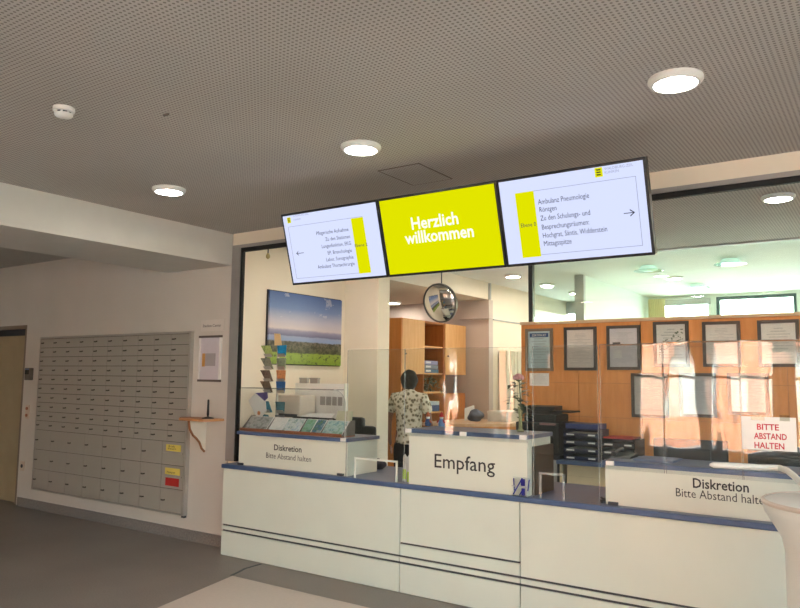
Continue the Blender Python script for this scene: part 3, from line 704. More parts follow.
for k in range(110):
    p = Vector((-5.12 + random.uniform(-.07, .09), 8.13 + random.uniform(-.2, .2), 1.44 + random.uniform(-.06, .16)))
    leaf_bm(lm, p, (random.uniform(-.3, 1), random.uniform(-1, 1), random.uniform(-.8, .5)), .07, .035)
part('foliage', lm, GREENL, tp)
part('hanging_shelf', MB().box((-5.38, 7.9, 1.355), (-5.02, 8.365, 1.378)), BEECHL, cb)
for i, (za, zc_, c_, lab) in enumerate(((1.12, 1.2, (70, 96, 140), 'blue folder stack low in the open cabinet bay'), (1.2, 1.25, (200, 220, 230), 'pale blue paper tray in the open cabinet bay'))):
    solo('paper_tray', MB().box((-5.33, 7.93, za), (-5.05, 8.33, zc_), .004), mat('tray %d' % i, c_, .5), lab, 'tray', 'trays low in the cabinet bay')
part('shelf', MB().box((-5.38, 7.89, 1.098), (-5.02, 8.37, 1.118)), BEECHL, cb)

# desk in front of cabinets
dk = thing('back_desk', 'long beech topped high desk at the back of the reception', 'desk', (-4.45, 8.6, 0))
tp_ = [(-4.98, 7.75), (-4.80, 7.68), (-4.40, 7.86), (-3.98, 8.3), (-3.86, 8.8), (-3.86, 9.9), (-4.46, 9.9), (-4.46, 8.98), (-4.98, 8.94)]
part('top', MB().poly([(x, y, .965) for x, y in tp_], (0, 0, .035)), BEECHT, dk)
part('front_panel', MB().poly([(-4.38, 7.98, .0), (-4.02, 8.36, 0), (-3.92, 8.82, 0), (-3.92, 9.8, 0), (-3.95, 9.8, 0), (-3.95, 8.84, 0), (-4.05, 8.38, 0), (-4.4, 8.01, 0)], (0, 0, .965)), BEECH, dk)
part('side_panel', MB().box((-4.96, 7.82, 0), (-4.9, 8.9, .965)), BEECH, dk)
# things on it
wbx = thing('white_box', 'white cardboard box standing on the back desk', 'box', (-4.25, 8.75, 1.0))
part('carton', MB().box((-4.45, 8.55, 1.0), (-4.18, 8.95, 1.13), .003), WHITE, wbx)
part('lid', MB().box((-4.455, 8.545, 1.105), (-4.175, 8.955, 1.135), .003), WHITE, wbx)
bf = thing('blue_binder', 'flat blue ring binder lying right of the white box on the back desk', 'binder', (-4.1, 9.25, 1.0))
part('cover', MB().box((-4.3, 9.1, 1.0), (-4.0, 9.45, 1.045), .004), mat('navy binder', (44, 58, 92), .5), bf)
part('papers', MB().box((-4.29, 9.11, 1.01), (-3.995, 9.44, 1.035)), PAPER, bf)
cr = MB().sph((-4.55, 8.42, 1.07), .1, (1, 1, .75), 3)
for v in cr.bm.verts:
    v.co += v.normal * .03 * noise.noise(v.co * 14); v.co.z = max(v.co.z, 1.0)
solo('grey_bag', cr, mat('slate grey bag', (98, 104, 122), .6), 'slate grey crumpled bag on the back desk left of the white box', 'bag')
wp = MB()
a0 = Vector((-4.72, 8.42, 1.0)); wp.poly([a0, a0 + Vector((.05, .2, .02)), a0 + Vector((.02, .22, .2)), a0 + Vector((-.03, .05, .16))], (.004, 0, 0))
solo('paper_sheet', wp, PAPER, 'white folded paper sticking up over the grey bag', 'paper')

# convex mirror
mc = aty(440, 303, 6.5)
mr = thing('convex_mirror', 'round grey convex mirror hanging from the ceiling under the yellow display', 'mirror', (mc.x, mc.y, mc.z - .21))
rot = Matrix.Translation(mc) @ Matrix.Rotation(R(-4), 4, 'Z') @ Matrix.Rotation(R(104), 4, 'X')
m = MB().lathe([(.203, -.03), (.21, -.012), (.21, .012), (.2, .018), (.192, .012)], seg=44); m.xf(rot); part('rim', m, mat('dark mirror rim', (88, 84, 80), .4, .4), mr, smooth=True)
prof = [(max(.001, .192 * math.sin(R(a_)) / math.sin(R(40))), .012 + .09 * (math.cos(R(a_)) - math.cos(R(40))) / (1 - math.cos(R(40))) * .38) for a_ in range(40, -1, -4)]
m = MB().lathe(prof, seg=44); m.xf(rot); part('mirror_dome', m, mat('mirror surface', (228, 226, 222), .06, 1, var=0), mr, smooth=True)
part('hanging_rod', MB().cyl(mc + Vector((0, .03, .19)), (mc.x, mc.y + .03, ZC), .006), DGREY, mr)

# radiator
ra = thing('radiator', 'tall cream column radiator on the reception side wall', 'radiator', (-4.58, 9.7, .3))
for k in range(7):
    y = 9.28 + k * .12; part('column', MB().box((-4.65, y, .3), (-4.52, y + .10, 1.95), .012), mat('cream radiator enamel', (226, 214, 190), .4), ra)
part('manifold', MB().box((-4.63, 9.28, .36), (-4.58, 10.1, .40)).box((-4.63, 9.28, 1.86), (-4.58, 10.1, 1.90)), MATS['cream radiator enamel'], ra)

# ------------------------------------------------------------ cabinet wall at right rear
cw = thing('cabinet_wall', 'orange beech panelled cabinet wall behind the reception holding framed certificates', 'cabinet', (-.3, 7.45, 0))
part('carcass', MB().box((-3.43, 7.41, 0), (3.7, 7.53, 2.15)), BEECHD, cw)
part('capping', MB().box((-3.44, 7.385, 2.15), (3.7, 7.53, 2.182), .003), CAP, cw)
zs = [.08, 1.17, 1.52, 1.885, 2.148]
xs = [-3.43, -2.775, -2.12, -1.47, -.82, -.17, .48, 1.13, 1.78, 2.43, 3.08]
for i in range(len(xs) - 1):
    for j in range(4): part('panel', MB().box((xs[i] + .002, 7.395, zs[j] + .002), (xs[i + 1] - .002, 7.41, zs[j + 1] - .002), .0015), BEECH, cw)

def doc_mat(name, base, kind):
    k = N(name); tc = k.n('ShaderNodeTexCoord'); sp = k.n('ShaderNodeSeparateXYZ'); k.l(tc.outputs['Generated'], sp.inputs[0])
    u, v = sp.outputs['X'], sp.outputs['Z']
    rows = {'text': 26, 'cert': 14, 'list': 34}[kind]
    row = k.math('FLOOR', k.math('MULTIPLY', v, rows)); fr = k.math('FRACT', k.math('MULTIPLY', v, rows))
    wn = k.n('ShaderNodeTexWhiteNoise', noise_dimensions='1D'); k.l(row, wn.inputs['W'])
    wid = k.math('MULTIPLY', k.math('ADD', wn.outputs['Value'], .25), .36)
    on = k.math('MULTIPLY', k.math('LESS_THAN', k.math('ABSOLUTE', k.math('SUBTRACT', u, .5)), wid), k.math('LESS_THAN', fr, .4))
    on = k.math('MULTIPLY', on, k.math('MULTIPLY', k.math('GREATER_THAN', v, .1), k.math('LESS_THAN', v, .9)))
    nz = k.noise(tc.outputs['Generated'], 60, 1)
    on = k.math('MULTIPLY', on, k.math('GREATER_THAN', nz.outputs['Fac'], .44))
    k.l(k.mix(k.math('MULTIPLY', on, .38), srgb(*[min(250, q + 28) for q in base]), srgb(96, 100, 104)), k.b.inputs['Base Color']); k.b.inputs['Roughness'].default_value = .5
    return k.m
FRAME = mat('dark brown grey frame', (72, 64, 58), .4)
FRG = clear('picture glass', (250, 250, 250), 1.5)
def cert(px0, py0, px1, py1, label, base=(214, 206, 198), kind='text', fm=None, extra=None):
    a = aty(px0, py0, 7.38); b = aty(px1, py1, 7.38)
    t = thing('framed_certificate', label, 'framed picture', ((a.x + b.x) / 2, 7.38, b.z), 'framed certificates on the cabinet wall')
    f = .03; x0, x1, z0, z1 = a.x, b.x, b.z, a.z
    part('frame', MB().box((x0, 7.368, z0), (x0 + f, 7.394, z1)).box((x1 - f, 7.368, z0), (x1, 7.394, z1)).box((x0 + f, 7.368, z0), (x1 - f, 7.394, z0 + f)).box((x0 + f, 7.368, z1 - f), (x1 - f, 7.394, z1)), fm or FRAME, t)
    d = part('document', MB().box((x0 + f, 7.382, z0 + f), (x1 - f, 7.39, z1 - f)), doc_mat('doc ' + label[:20], base, kind), t)
    if extra: extra(t, x0 + f, x1 - f, z0 + f, z1 - f)
    part('glass', MB().box((x0 + f, 7.373, z0 + f), (x1 - f, 7.376, z1 - f)), FRG, t)
def zert(t, x0, x1, z0, z1):
    part('blue_heading', MB().box((x0 + .02, 7.379, z1 - .065), (x1 - .02, 7.382, z1 - .02)), mat('certificate blue', (36, 84, 138), .5), t)
    part('heading_lettering', text_bm('ZERTIFIKAT', (x0 + .045, 7.3775, z1 - .055), x1 - x0 - .09, .025, .01), PAPER, t)
def pic2(t, x0, x1, z0, z1): part('photo_block', MB().box((x0 + .04, 7.379, z0 + .09), (x0 + .12, 7.382, z0 + .17)), WHITE, t); part('heading_band', MB().box((x0 + .03, 7.379, z1 - .16), (x0 + .11, 7.382, z1 - .14)), INK, t)
def sketch(t, x0, x1, z0, z1):
    m = MB(); random.seed(5)
    for k in range(60):
        u = random.random(); x = x0 + .02 + u * (x1 - x0 - .05); z = z0 + .15 + u * .16 + random.uniform(-.07, .04)
        m.box((x, 7.379, z), (x + .012, 7.382, z + .008))
    part('plant_drawing', m, mat('green ink', (92, 112, 84), .7), t)
cert(525.5, 329, 553, 371, 'framed certificate with a blue heading, leftmost in the upper row', (182, 204, 206), 'cert', mat('taupe frame', (124, 110, 92), .4), zert)
cert(564, 327.5, 597, 370.5, 'framed text page second from the left in the upper row', (216, 206, 196))
cert(606.5, 326, 641, 370, 'framed page with a small white block, third in the upper row', (206, 202, 204), 'list', None, pic2)
cert(653, 322, 689.5, 367, 'framed page with a green plant drawing, fourth in the upper row', (212, 212, 204), 'cert', None, sketch)
cert(702, 322, 741.5, 367, 'framed page fifth from the left in the upper row', (216, 210, 200))
cert(757, 320.5, 801, 367, 'framed page at the right edge of the upper row', (220, 216, 206), 'cert')
cert(631, 373, 669, 418.5, 'framed text page leftmost in the lower row', (212, 204, 194))
cert(679, 373, 717, 418, 'framed text page in the middle of the lower row', (206, 206, 208), 'list')
cert(727, 373, 770, 416, 'framed text page at the right of the lower row', (212, 206, 200))
a = aty(529.5, 373, 7.39); b = aty(549, 386, 7.39)
nt = thing('paper_notice', 'small white notice below the leftmost certificate', 'notice', ((a.x + b.x) / 2, 7.39, b.z))
part('sheet', MB().box((a.x, 7.390, b.z), (b.x, 7.3945, a.z)), doc_mat('notice doc', (206, 200, 196), 'cert'), nt)
part('pin', MB().cyl(((a.x + b.x) / 2, 7.39, a.z - .01), ((a.x + b.x) / 2, 7.384, a.z - .01), .005, seg=8), LGREY, nt)

# copier
cp = thing('copier', 'black floor standing copier in front of the cabinet wall', 'copier', (-3.02, 7.1, 0))
part('cabinet', MB().box((-3.25, 6.9, .03), (-2.8, 7.35, .80), .01), DGREY, cp)
part('paper_unit', MB().box((-3.24, 6.89, .50), (-2.82, 6.9, .76), .004), LGREY, cp)
part('scanner', MB().box((-3.26, 6.88, .80), (-2.79, 7.35, 1.12), .015).box((-3.2, 6.95, 1.12), (-2.85, 7.3, 1.2), .02), BLACK, cp)
part('document_feeder', MB().poly([(-3.24, 7.0, 1.2), (-3.24, 7.3, 1.2), (-3.24, 7.3, 1.28), (-3.24, 7.1, 1.27)], (.32, 0, 0)).box((-2.95, 7.02, 1.22), (-2.72, 7.28, 1.235)), BLACK, cp)
part('output_tray', MB().box((-3.18, 6.85, .98), (-2.84, 6.9, .995)), DGREY, cp)
part('control_panel', MB().box((-2.98, 6.84, 1.1), (-2.82, 6.89, 1.12)), mat('pink status light panel', (150, 110, 110), .4), cp)
# side desk
de = thing('side_desk', 'low side desk with blue top along the cabinet wall', 'desk', (-1.3, 7.1, 0))
part('top', MB().box((-2.79, 6.80, .735), (.6, 7.38, .77), .003), BLUE, de)
part('front_panel', MB().box((-2.70, 6.85, .0), (.5, 6.88, .735)), mat('cream desk panel', (222, 206, 170), .5), de)
part('leg_panel', MB().box((-2.78, 6.86, 0), (-2.75, 7.36, .735)).box((.5, 6.86, 0), (.53, 7.36, .735)), MATS['cream desk panel'], de)
# letter trays
def trays(name, label, x0, x1, y0, z0, n, c_, h=.075):
    t = thing(name, label, 'letter tray', ((x0 + x1) / 2, y0 + .15, z0))
    for k in range(n):
        z = z0 + k * h
        part('tray', MB().box((x0, y0, z), (x1, y0 + .32, z + .006)).box((x0, y0 + .314, z), (x1, y0 + .32, z + h - .004)).box((x0, y0, z), (x0 + .005, y0 + .32, z + h - .004)).box((x1 - .005, y0, z), (x1, y0 + .32, z + h - .004)).box((x0, y0, z), (x1, y0 + .005, z + h * .5)), c_, t)
        part('label', MB().box((x0 + .03, y0 - .004, z + .015), (x0 + .11, y0, z + .03)).box((x1 - .1, y0 - .004, z + .015), (x1 - .03, y0, z + .03)), PAPER, t)
        if k < n: part('papers', MB().box((x0 + .015, y0 + .02, z + .006), (x1 - .015, y0 + .3, z + .006 + h * .35)), PAPER if k % 2 else INK, t)
    return t
NAVY = mat('navy plastic', (26, 32, 66), .35); NAV2 = mat('black navy plastic', (20, 22, 36), .35)
trays('letter_tray_stack', 'tall stack of navy letter trays on the side desk', -2.76, -2.41, 6.92, .77, 4, NAVY)
trays('letter_tray_stack', 'lower stack of black letter trays with a red folder beside the navy ones', -2.38, -2.06, 6.92, .77, 3, NAV2)
solo('blue_folder', MB().poly([(-2.75, 6.95, 1.072), (-2.42, 6.95, 1.072), (-2.42, 7.2, 1.072), (-2.75, 7.2, 1.072)], (0, 0, .05)), mat('bright navy folder', (34, 52, 110), .35), 'navy folder pile on top of the tall letter trays', 'folder')
solo('red_folder', MB().box((-2.36, 6.92, .997), (-2.08, 7.18, 1.012), .002), mat('red folder', (168, 40, 40), .5), 'red folder lying on the lower letter trays', 'folder')
# monitors / phones behind right box
def monitor(label, x0, x1, y, z0, z1, rz=0):
    t = thing('computer_monitor', label, 'monitor', ((x0 + x1) / 2, y, CT)); cxm = (x0 + x1) / 2
    part('screen_housing', MB().box((x0, y, z0), (x1, y + .03, z1), .006).box((x0 + .1, y - .02, z0 + .06), (x1 - .1, y, z1 - .06), .008), BLACK, t)
    part('screen', MB().box((x0 + .012, y + .03, z0 + .012), (x1 - .012, y + .032, z1 - .012)), mat('dark screen', (20, 24, 30), .15), t)
    part('stand', MB().box((cxm - .03, y - .01, CT), (cxm + .03, y + .01, z0 + .1)).box((cxm - .11, y - .07, CT), (cxm + .11, y + .1, CT + .012), .003), DGREY, t)
monitor('black computer monitor seen from behind over the right counter box', -1.4, -.93, 5.12, .86, 1.165)
monitor('second black monitor partly behind the red lettered sign', -.82, -.36, 5.16, .85, 1.15)
ph = thing('desk_phone', 'dark desk phone with papers behind the left end of the right counter box', 'phone', (-1.5, 4.8, 1.05))
part('base', MB().poly([(-1.57, 4.72, 1.0505), (-1.57, 4.9, 1.0505), (-1.57, 4.9, 1.075), (-1.57, 4.74, 1.06)], (.13, 0, 0)), DGREY, ph)
part('handset', MB().tube([(-1.545, 4.73, 1.078), (-1.545, 4.78, 1.09), (-1.545, 4.86, 1.096), (-1.545, 4.9, 1.09)], [.018, .012, .012, .018]), DGREY, ph, smooth=True)
solo('paper_pile', MB().box((-1.4, 4.66, 1.05), (-1.16, 4.9, 1.062)).xf(Matrix.Identity(4)), mat('bluish paper pile', (120, 126, 150), .6), 'flat bluish paper pile on the right counter box beside the phone', 'paper')
# cable on counter
p = atz(604, 490, CT + .008)
solo('phone_cable', MB().tube([(-1.64, 4.75, CT + .008), (-1.61, 4.70, CT + .008), (-1.58, 4.68, CT + .01), (-1.60, 4.62, CT + .008), (-1.575, 4.575, CT + .008)], .007, 6), DGREY, 'dark cable lying on the counter at the corner of the right box', 'cable')

# ------------------------------------------------------------ person (back view, floral shirt)
def skin(verts, edges, radii, rootv=0, sub=2):
    me = bpy.data.meshes.new('s'); me.from_pydata([Vector(v) for v in verts], edges, []); ob = bpy.data.objects.new('s', me); col.objects.link(ob)
    md = ob.modifiers.new('sk', 'SKIN'); 
    if not me.skin_vertices: me.skin_vertices.new()
    for i, r in enumerate(radii):
        me.skin_vertices[0].data[i].radius = r if isinstance(r, tuple) else (r, r)
        me.skin_vertices[0].data[i].use_root = (i == rootv)
    md.use_smooth_shade = True
    s2 = ob.modifiers.new('ss', 'SUBSURF'); s2.levels = sub; s2.render_levels = sub
    dg = bpy.context.evaluated_depsgraph_get(); r = bpy.data.meshes.new_from_object(ob.evaluated_get(dg)); bpy.data.objects.remove(ob)
    bm = bmesh.new(); bm.from_mesh(r); bpy.data.meshes.remove(r); return bm
def chain(*segs):
    """segs: lists of (pos, radius); first may be an index into earlier verts"""
    V, E, Rr = [], [], []
    for s in segs:
        prev = None
        for it in s:
            if isinstance(it, int): prev = it; continue
            V.append(it[0]); Rr.append(it[1]); i = len(V) - 1
            if prev is not None: E.append((prev, i))
            prev = i
    return V, E, Rr
SKIN = mat('brown skin', (138, 90, 66), .55, var=.05)
def remesh(bm, vox=.009):
    me = bpy.data.meshes.new('r'); bm.to_mesh(me); bm.free(); ob = bpy.data.objects.new('r', me); col.objects.link(ob)
    md = ob.modifiers.new('r', 'REMESH'); md.mode = 'VOXEL'; md.voxel_size = vox
    sm = ob.modifiers.new('sm', 'SMOOTH'); sm.iterations = 3; sm.factor = .5
    dg = bpy.context.evaluated_depsgraph_get(); r = bpy.data.meshes.new_from_object(ob.evaluated_get(dg)); bpy.data.objects.remove(ob)
    b = bmesh.new(); b.from_mesh(r); return b
pp = aty(407.5, 420, 6.78)
PSC = .93
ps = thing('person', 'person with short dark hair and a patterned short sleeved shirt standing with back turned', 'person', (pp.x + .02, 6.78, 0), rz=R(14))
hand_l = []
V, E, Rr = chain(
    [((0, 0, .93), (.145, .10)), ((0, 0, 1.08), (.13, .095)), ((0, .0, 1.25), (.15, .10)), ((0, -.005, 1.34), (.13, .085)), ((0, 0, 1.40), .055), ((0, .01, 1.47), .05)],
    [0, ((-.09, 0, .86), .09), ((-.10, .01, .5), .058), ((-.10, -.01, .28), .052), ((-.10, -.02, .09), .035), ((-.11, .08, .035), .033), ((-.12, .17, .025), .028)],
    [0, ((.09, 0, .86), .09), ((.10, .01, .5), .058), ((.10, -.01, .28), .052), ((.10, -.02, .09), .035), ((.11, .08, .035), .033), ((.12, .17, .025), .028)],
    [3, ((-.17, 0, 1.335), .052), ((-.215, -.01, 1.20), .045), ((-.25, -.01, 1.07), .043), ((-.26, .03, .93), .035), ((-.255, .06, .85), .024), ((-.25, .075, .80), (.026, .018))],
    [3, ((.17, 0, 1.335), .052), ((.215, 0, 1.20), .045), ((.24, .02, 1.07), .037), ((.21, .16, 1.02), .03), ((.19, .24, 1.0), .024), ((.18, .29, .995), (.026, .018))])
bm = skin(V, E, Rr)
def fingers(bm, base, d, side):
    d = Vector(d).normalized(); s = Vector(side).normalized()
    for k, (o, L) in enumerate(((-.026, .065), (-.009, .075), (.009, .07), (.025, .055))):
        p = Vector(base) + s * o; dn = (d + Vector((0, .35, 0))).normalized()
        b2 = skin([p - d * .02, p + d * L * .45, p + d * L * .45 + dn * L * .35, p + d * L * .45 + dn * L * .6], [(0, 1), (1, 2), (2, 3)], [.0095, .0088, .008, .007], 0, 1)
        me = bpy.data.meshes.new('f'); b2.to_mesh(me); b2.free(); bm.from_mesh(me); bpy.data.meshes.remove(me)
    p = Vector(base) - s * .02 - d * .03; q = p - s * .03 + d * .02 + Vector((0, .015, 0))
    b2 = skin([p, q, q + d * .03], [(0, 1), (1, 2)], [.012, .010, .008], 0, 1); me = bpy.data.meshes.new('f'); b2.to_mesh(me); b2.free(); bm.from_mesh(me); bpy.data.meshes.remove(me)
fingers(bm, (-.25, .085, .765), (0, .1, -1), (0, 1, 0)); fingers(bm, (.175, .325, .99), (-.1, 1, -.1), (1, 0, 0))
hd = MB(); HC = Vector((0, .02, 1.515))
hd.sph(HC, .1, (.80, .95, 1.08), 4); 
for v in hd.bm.verts:
    q = v.co - HC
    if q.z < 0 and q.y > -.02: v.co.y -= .0; v.co.x *= 1 + .9 * q.z * .9
hd.sph(HC + Vector((0, .092, -.012)), .016, (.7, 1, 1.3), 2).sph(HC + Vector((0, .085, -.052)), .018, (1.3, .5, .45), 2).sph(HC + Vector((0, .07, -.09)), .028, (1, .8, .7), 2)
for s in (-1, 1): hd.sph(HC + Vector((s * .077, -.005, -.012)), .026, (.35, .7, 1.15), 2)
me = bpy.data.meshes.new('h'); hd.bm.to_mesh(me); hd.bm.free(); bm.from_mesh(me)
bm = remesh(bm, .008)
body = part('body', bm, SKIN, ps, world=False, smooth=True)
def floral():
    k = N('floral cotton print'); c_ = k.coord(); v = k.n('ShaderNodeTexVoronoi'); k.l(c_, v.inputs['Vector']); v.inputs['Scale'].default_value = 26
    nz = k.noise(c_, 30, 3, .6)
    x = k.math('ADD', v.outputs['Distance'], k.math('MULTIPLY', nz.outputs['Fac'], .5))
    k.l(k.ramp(x, [(.50, srgb(104, 94, 72)), (.62, srgb(150, 140, 112)), (.70, srgb(206, 196, 172)), (.9, srgb(226, 218, 200))]), k.b.inputs['Base Color']); k.b.inputs['Roughness'].default_value = .8; return k.m
V, E, Rr = chain([((0, 0, .80), (.18, .13)), ((0, 0, .88), (.168, .125)), ((0, 0, 1.02), (.158, .115)), ((0, 0, 1.22), (.172, .118)), ((0, -.005, 1.33), (.15, .10)), ((0, -.005, 1.40), (.085, .075)), ((0, .0, 1.435), (.056, .056))],
    [4, ((-.175, 0, 1.335), .066), ((-.205, -.005, 1.24), .066), ((-.232, -.01, 1.155), .07)], [4, ((.175, 0, 1.335), .066), ((.205, 0, 1.24), .066), ((.232, .008, 1.155), .07)])
sb = skin(V, E, Rr, 0, 3)
part('shirt', sb, floral(), ps, world=False, smooth=True)
V, E, Rr = chain([((0, 0, .9), (.165, .115)), ((0, 0, .84), (.17, .12))], [1, ((-.095, 0, .74), .10), ((-.10, .01, .5), .075), ((-.10, -.01, .28), .068), ((-.10, -.02, .07), .06)], [1, ((.095, 0, .74), .10), ((.10, .01, .5), .075), ((.10, -.01, .28), .068), ((.10, -.02, .07), .06)])
part('trousers', skin(V, E, Rr, 0, 2), mat('black trousers', (22, 22, 26), .8), ps, world=False, smooth=True)
hr = MB().sph(HC + Vector((0, -.022, .014)), .110, (.90, .94, 1.04), 4)
for v in hr.bm.verts:
    q = v.co - HC
    v.co += v.normal * (.007 * noise.noise(v.co * 40) + .006 * noise.noise(v.co * 18))
    if q.y > .035 and q.z < .07: v.co.y = HC.y + .035 - (q.y - .035) * .3
hair = part('hair', hr, mat('dark brown hair', (30, 22, 17), .8, var=.3, scale=60), ps, world=False, smooth=True)
for s in (-1, 1):
    part('eye', MB().sph(HC + Vector((s * .03, .082, .008)), .011, (1, .7, .7), 2), WHITE, ps, world=False, smooth=True)
for s in (-1, 1):
    part('shoe', MB().sph((s * .11, .07, .04), .06, (.8, 2.2, .62), 3).box((s * .11 - .045, -.06, 0), (s * .11 + .045, .19, .02), .004), BLACK, ps, world=False, smooth=True)

ps.scale = (.97, 1, 1)
# ------------------------------------------------------------ things on the Empfang box
vz = atz(521, 432, 1.155); vz = Vector((-2.13, 4.80, 1.155)); vz = Vector((aty(520.5, 430, 4.80).x, 4.80, 1.18))
va = thing('rose_vase', 'slim glass vase with one pink rose on the right end of the Empfang box', 'vase', vz)
part('glass', MB().lathe([(.024, 0), (.028, .006), (.014, .02), (.012, .10), (.018, .17), (.022, .175)], vz, 20), hazy('pale green vase glass', (214, 214, 160), .45), va, smooth=True)
part('stem', MB().tube([vz + Vector((0, 0, .02)), vz + Vector((.003, 0, .2)), vz + Vector((-.006, 0, .33)), vz + Vector((-.01, 0, .375))], .004, 6), GREEN, va)
rs = MB(); rc = vz + Vector((-.012, 0, .385))
for k in range(16):
    an = k * 2.4; r_ = .006 + .0022 * k; rs.sph(rc + Vector((r_ * math.cos(an), r_ * math.sin(an), .012 - .0012 * k)), .017, (1, .55, 1), 2, Matrix.Rotation(an + math.pi / 2, 3, 'Z'))
part('blossom', rs, mat('pink petals', (226, 158, 160), .6), va, smooth=True)
lf = MB(); random.seed(11)
for k in range(46):
    z = random.uniform(.10, .36); an = random.uniform(0, 6.28); r_ = random.uniform(0, .06)
    leaf_bm(lf, vz + Vector((r_ * math.cos(an) - .01, r_ * math.sin(an), z)), (math.cos(an), math.sin(an), random.uniform(-.6, .5)), random.uniform(.05, .085), .055)
part('leaves', lf, GREEN, va)
def gnome(p, label, hat, bodyc):
    t = thing('small_figurine', label, 'figurine', p)
    p = Vector(p)
    part('body', MB().lathe([(.022, 0), (.026, .015), (.02, .045), (.01, .058)], p, 16), bodyc, t, smooth=True)
    part('head', MB().sph(p + Vector((0, 0, .066)), .016), WHITE, t, smooth=True)
    part('hat', MB().lathe([(.019, .072), (.017, .082), (.002, .112)], p, 14), hat, t, smooth=True)
    for s in (-1, 1): part('arm', MB().cyl(p + Vector((s * .018, -.005, .045)), p + Vector((s * .036, -.012, .028)), .006, seg=8), hat, t)
gnome((aty(428, 430, 4.86).x, 4.86, 1.18), 'small figurine with blue body and orange hat at the left of the Empfang box', mat('orange red felt', (206, 104, 60), .8), mat('blue felt', (60, 90, 140), .8))
gnome((aty(441.5, 430, 4.90).x, 4.90, 1.18), 'small figurine with red hat and pale blue body on the Empfang box', mat('red felt', (196, 40, 48), .8), mat('pale blue felt', (110, 150, 200), .8))
# pen stand
pn = thing('pen_stand', 'clear acrylic pen stand with blue pens at the right corner of the Empfang box', 'pen stand', (-2.09, 4.505, CT))
part('base', MB().box((-2.16, 4.492, CT), (-2.03, 4.515, CT + .008)), clear('stand acrylic', (250, 252, 252), 1.5), pn)
part('plate', MB().box((-2.155, 4.505, CT), (-2.035, 4.509, CT + .125)), clear('stand acrylic', (250, 252, 252), 1.5), pn)
PEN = mat('blue pen plastic', (24, 26, 128), .35)
part('pen', MB().cyl((-2.15, 4.497, CT + .01), (-2.085, 4.499, CT + .12), .0045, seg=8), PEN, pn)
part('pen', MB().cyl((-2.142, 4.5, CT + .035), (-2.148, 4.5, CT + .115), .004, seg=8), PEN, pn)
part('pen', MB().cyl((-2.045, 4.498, CT + .04), (-2.035, 4.5, CT + .115), .004, seg=8), PEN, pn)
part('clip_figure', MB().box((-2.095, 4.495, CT + .07), (-2.065, 4.503, CT + .115), .004).box((-2.09, 4.495, CT + .008), (-2.066, 4.503, CT + .055), .003).cyl((-2.085, 4.498, CT + .04), (-2.105, 4.498, CT + .008), .004, seg=6), PEN, pn)
part('bar', MB().box((-2.16, 4.496, CT + .062), (-2.05, 4.500, CT + .068)), LGREY, pn)
# leaflet pouch with lime card
lp = thing('leaflet_pouch', 'crumpled clear pouch with lime green cards standing left of the Empfang box', 'pouch', (-3.06, 4.6, CT))
pm = MB(); n = 8
for i in range(n):
    x = -3.11 + .09 * i / n; yy = 4.60 + .012 * math.sin(i * 2.1); pm.poly([(x, yy, CT + .0), (x + .09 / n, 4.60 + .012 * math.sin((i + 1) * 2.1), CT + .0), (x + .09 / n + .004, 4.61, CT + .19 + .012 * math.cos(i * 1.7)), (x, 4.61, CT + .19 + .012 * math.cos((i - 1) * 1.7))], (0, .003, 0))
part('film', pm, mat('crinkled pale film', (206, 206, 202), .25), lp)
part('card', MB().box((-3.10, 4.588, CT + .02), (-3.075, 4.594, CT + .09)).box((-3.06, 4.588, CT + .0), (-3.03, 4.594, CT + .075)), mat('lime card', (176, 206, 60), .5), lp)
# dark bag on counter
p0_ = Vector((-3.72, 5.08, CT)); db = MB().sph(p0_ + Vector((0, 0, .035)), .1, (1.15, .7, .55), 3)
for v in db.bm.verts: v.co += v.normal * .03 * noise.noise(v.co * 16); v.co.z = max(v.co.z, CT)
solo('dark_pouch', db, mat('dark grey cloth', (66, 66, 70), .7), 'dark grey crumpled pouch on the counter between the two left boxes', 'pouch')

# ------------------------------------------------------------ brochures on the left box
rk = thing('brochure_rack', 'low wooden brochure rack on top of the left counter box', 'rack', (-4.3, 4.63, 1.072))
RW = wood('reddish rack wood', (150, 84, 48), (168, 98, 58), stretch=(.1, 1, 1))
part('base', MB().box((-4.83, 4.575, 1.0725), (-3.68, 4.745, 1.08)), RW, rk)
part('lip', MB().box((-4.83, 4.568, 1.0725), (-3.68, 4.575, 1.098)), RW, rk)
for x in (-4.83, -4.53, -4.155, -3.925, -3.69): part('divider', MB().poly([(x, 4.577, 1.08), (x, 4.75, 1.08), (x, 4.75, 1.2), (x, 4.70, 1.2)], (.006, 0, 0)), mat('clear grey divider', (120, 116, 110), .3), rk)
def brochure_mat(name, cols, sc=16):
    k = N(name); c_ = k.coord(); v = k.noise(c_, sc, 4, .7)
    n_ = len(cols); k.l(k.ramp(v.outputs['Fac'], [(.3 + .4 * i / (n_ - 1), srgb(*q)) for i, q in enumerate(cols)], 'LINEAR'), k.b.inputs['Base Color']); k.b.inputs['Roughness'].default_value = .25; return k.m
bro = [(-4.81, -4.54, ((96, 100, 96), (180, 184, 180), (60, 70, 70)), 'grey photo brochure at the left end of the rack'),
       (-4.52, -4.36, ((226, 222, 214), (240, 238, 232), (200, 206, 200)), 'white glossy brochure second in the rack'),
       (-4.355, -4.165, ((80, 140, 130), (220, 226, 222), (120, 160, 190)), 'teal and white brochure in the middle of the rack'),
       (-4.145, -4.035, ((90, 150, 90), (150, 190, 170), (60, 110, 90)), 'green landscape brochure right of the middle of the rack'),
       (-4.03, -3.93, ((120, 150, 60), (70, 120, 150), (210, 210, 190)), 'green and blue brochure second from the right in the rack'),
       (-3.915, -3.70, ((70, 140, 150), (190, 214, 210), (90, 150, 100)), 'turquoise brochure at the right end of the rack')]
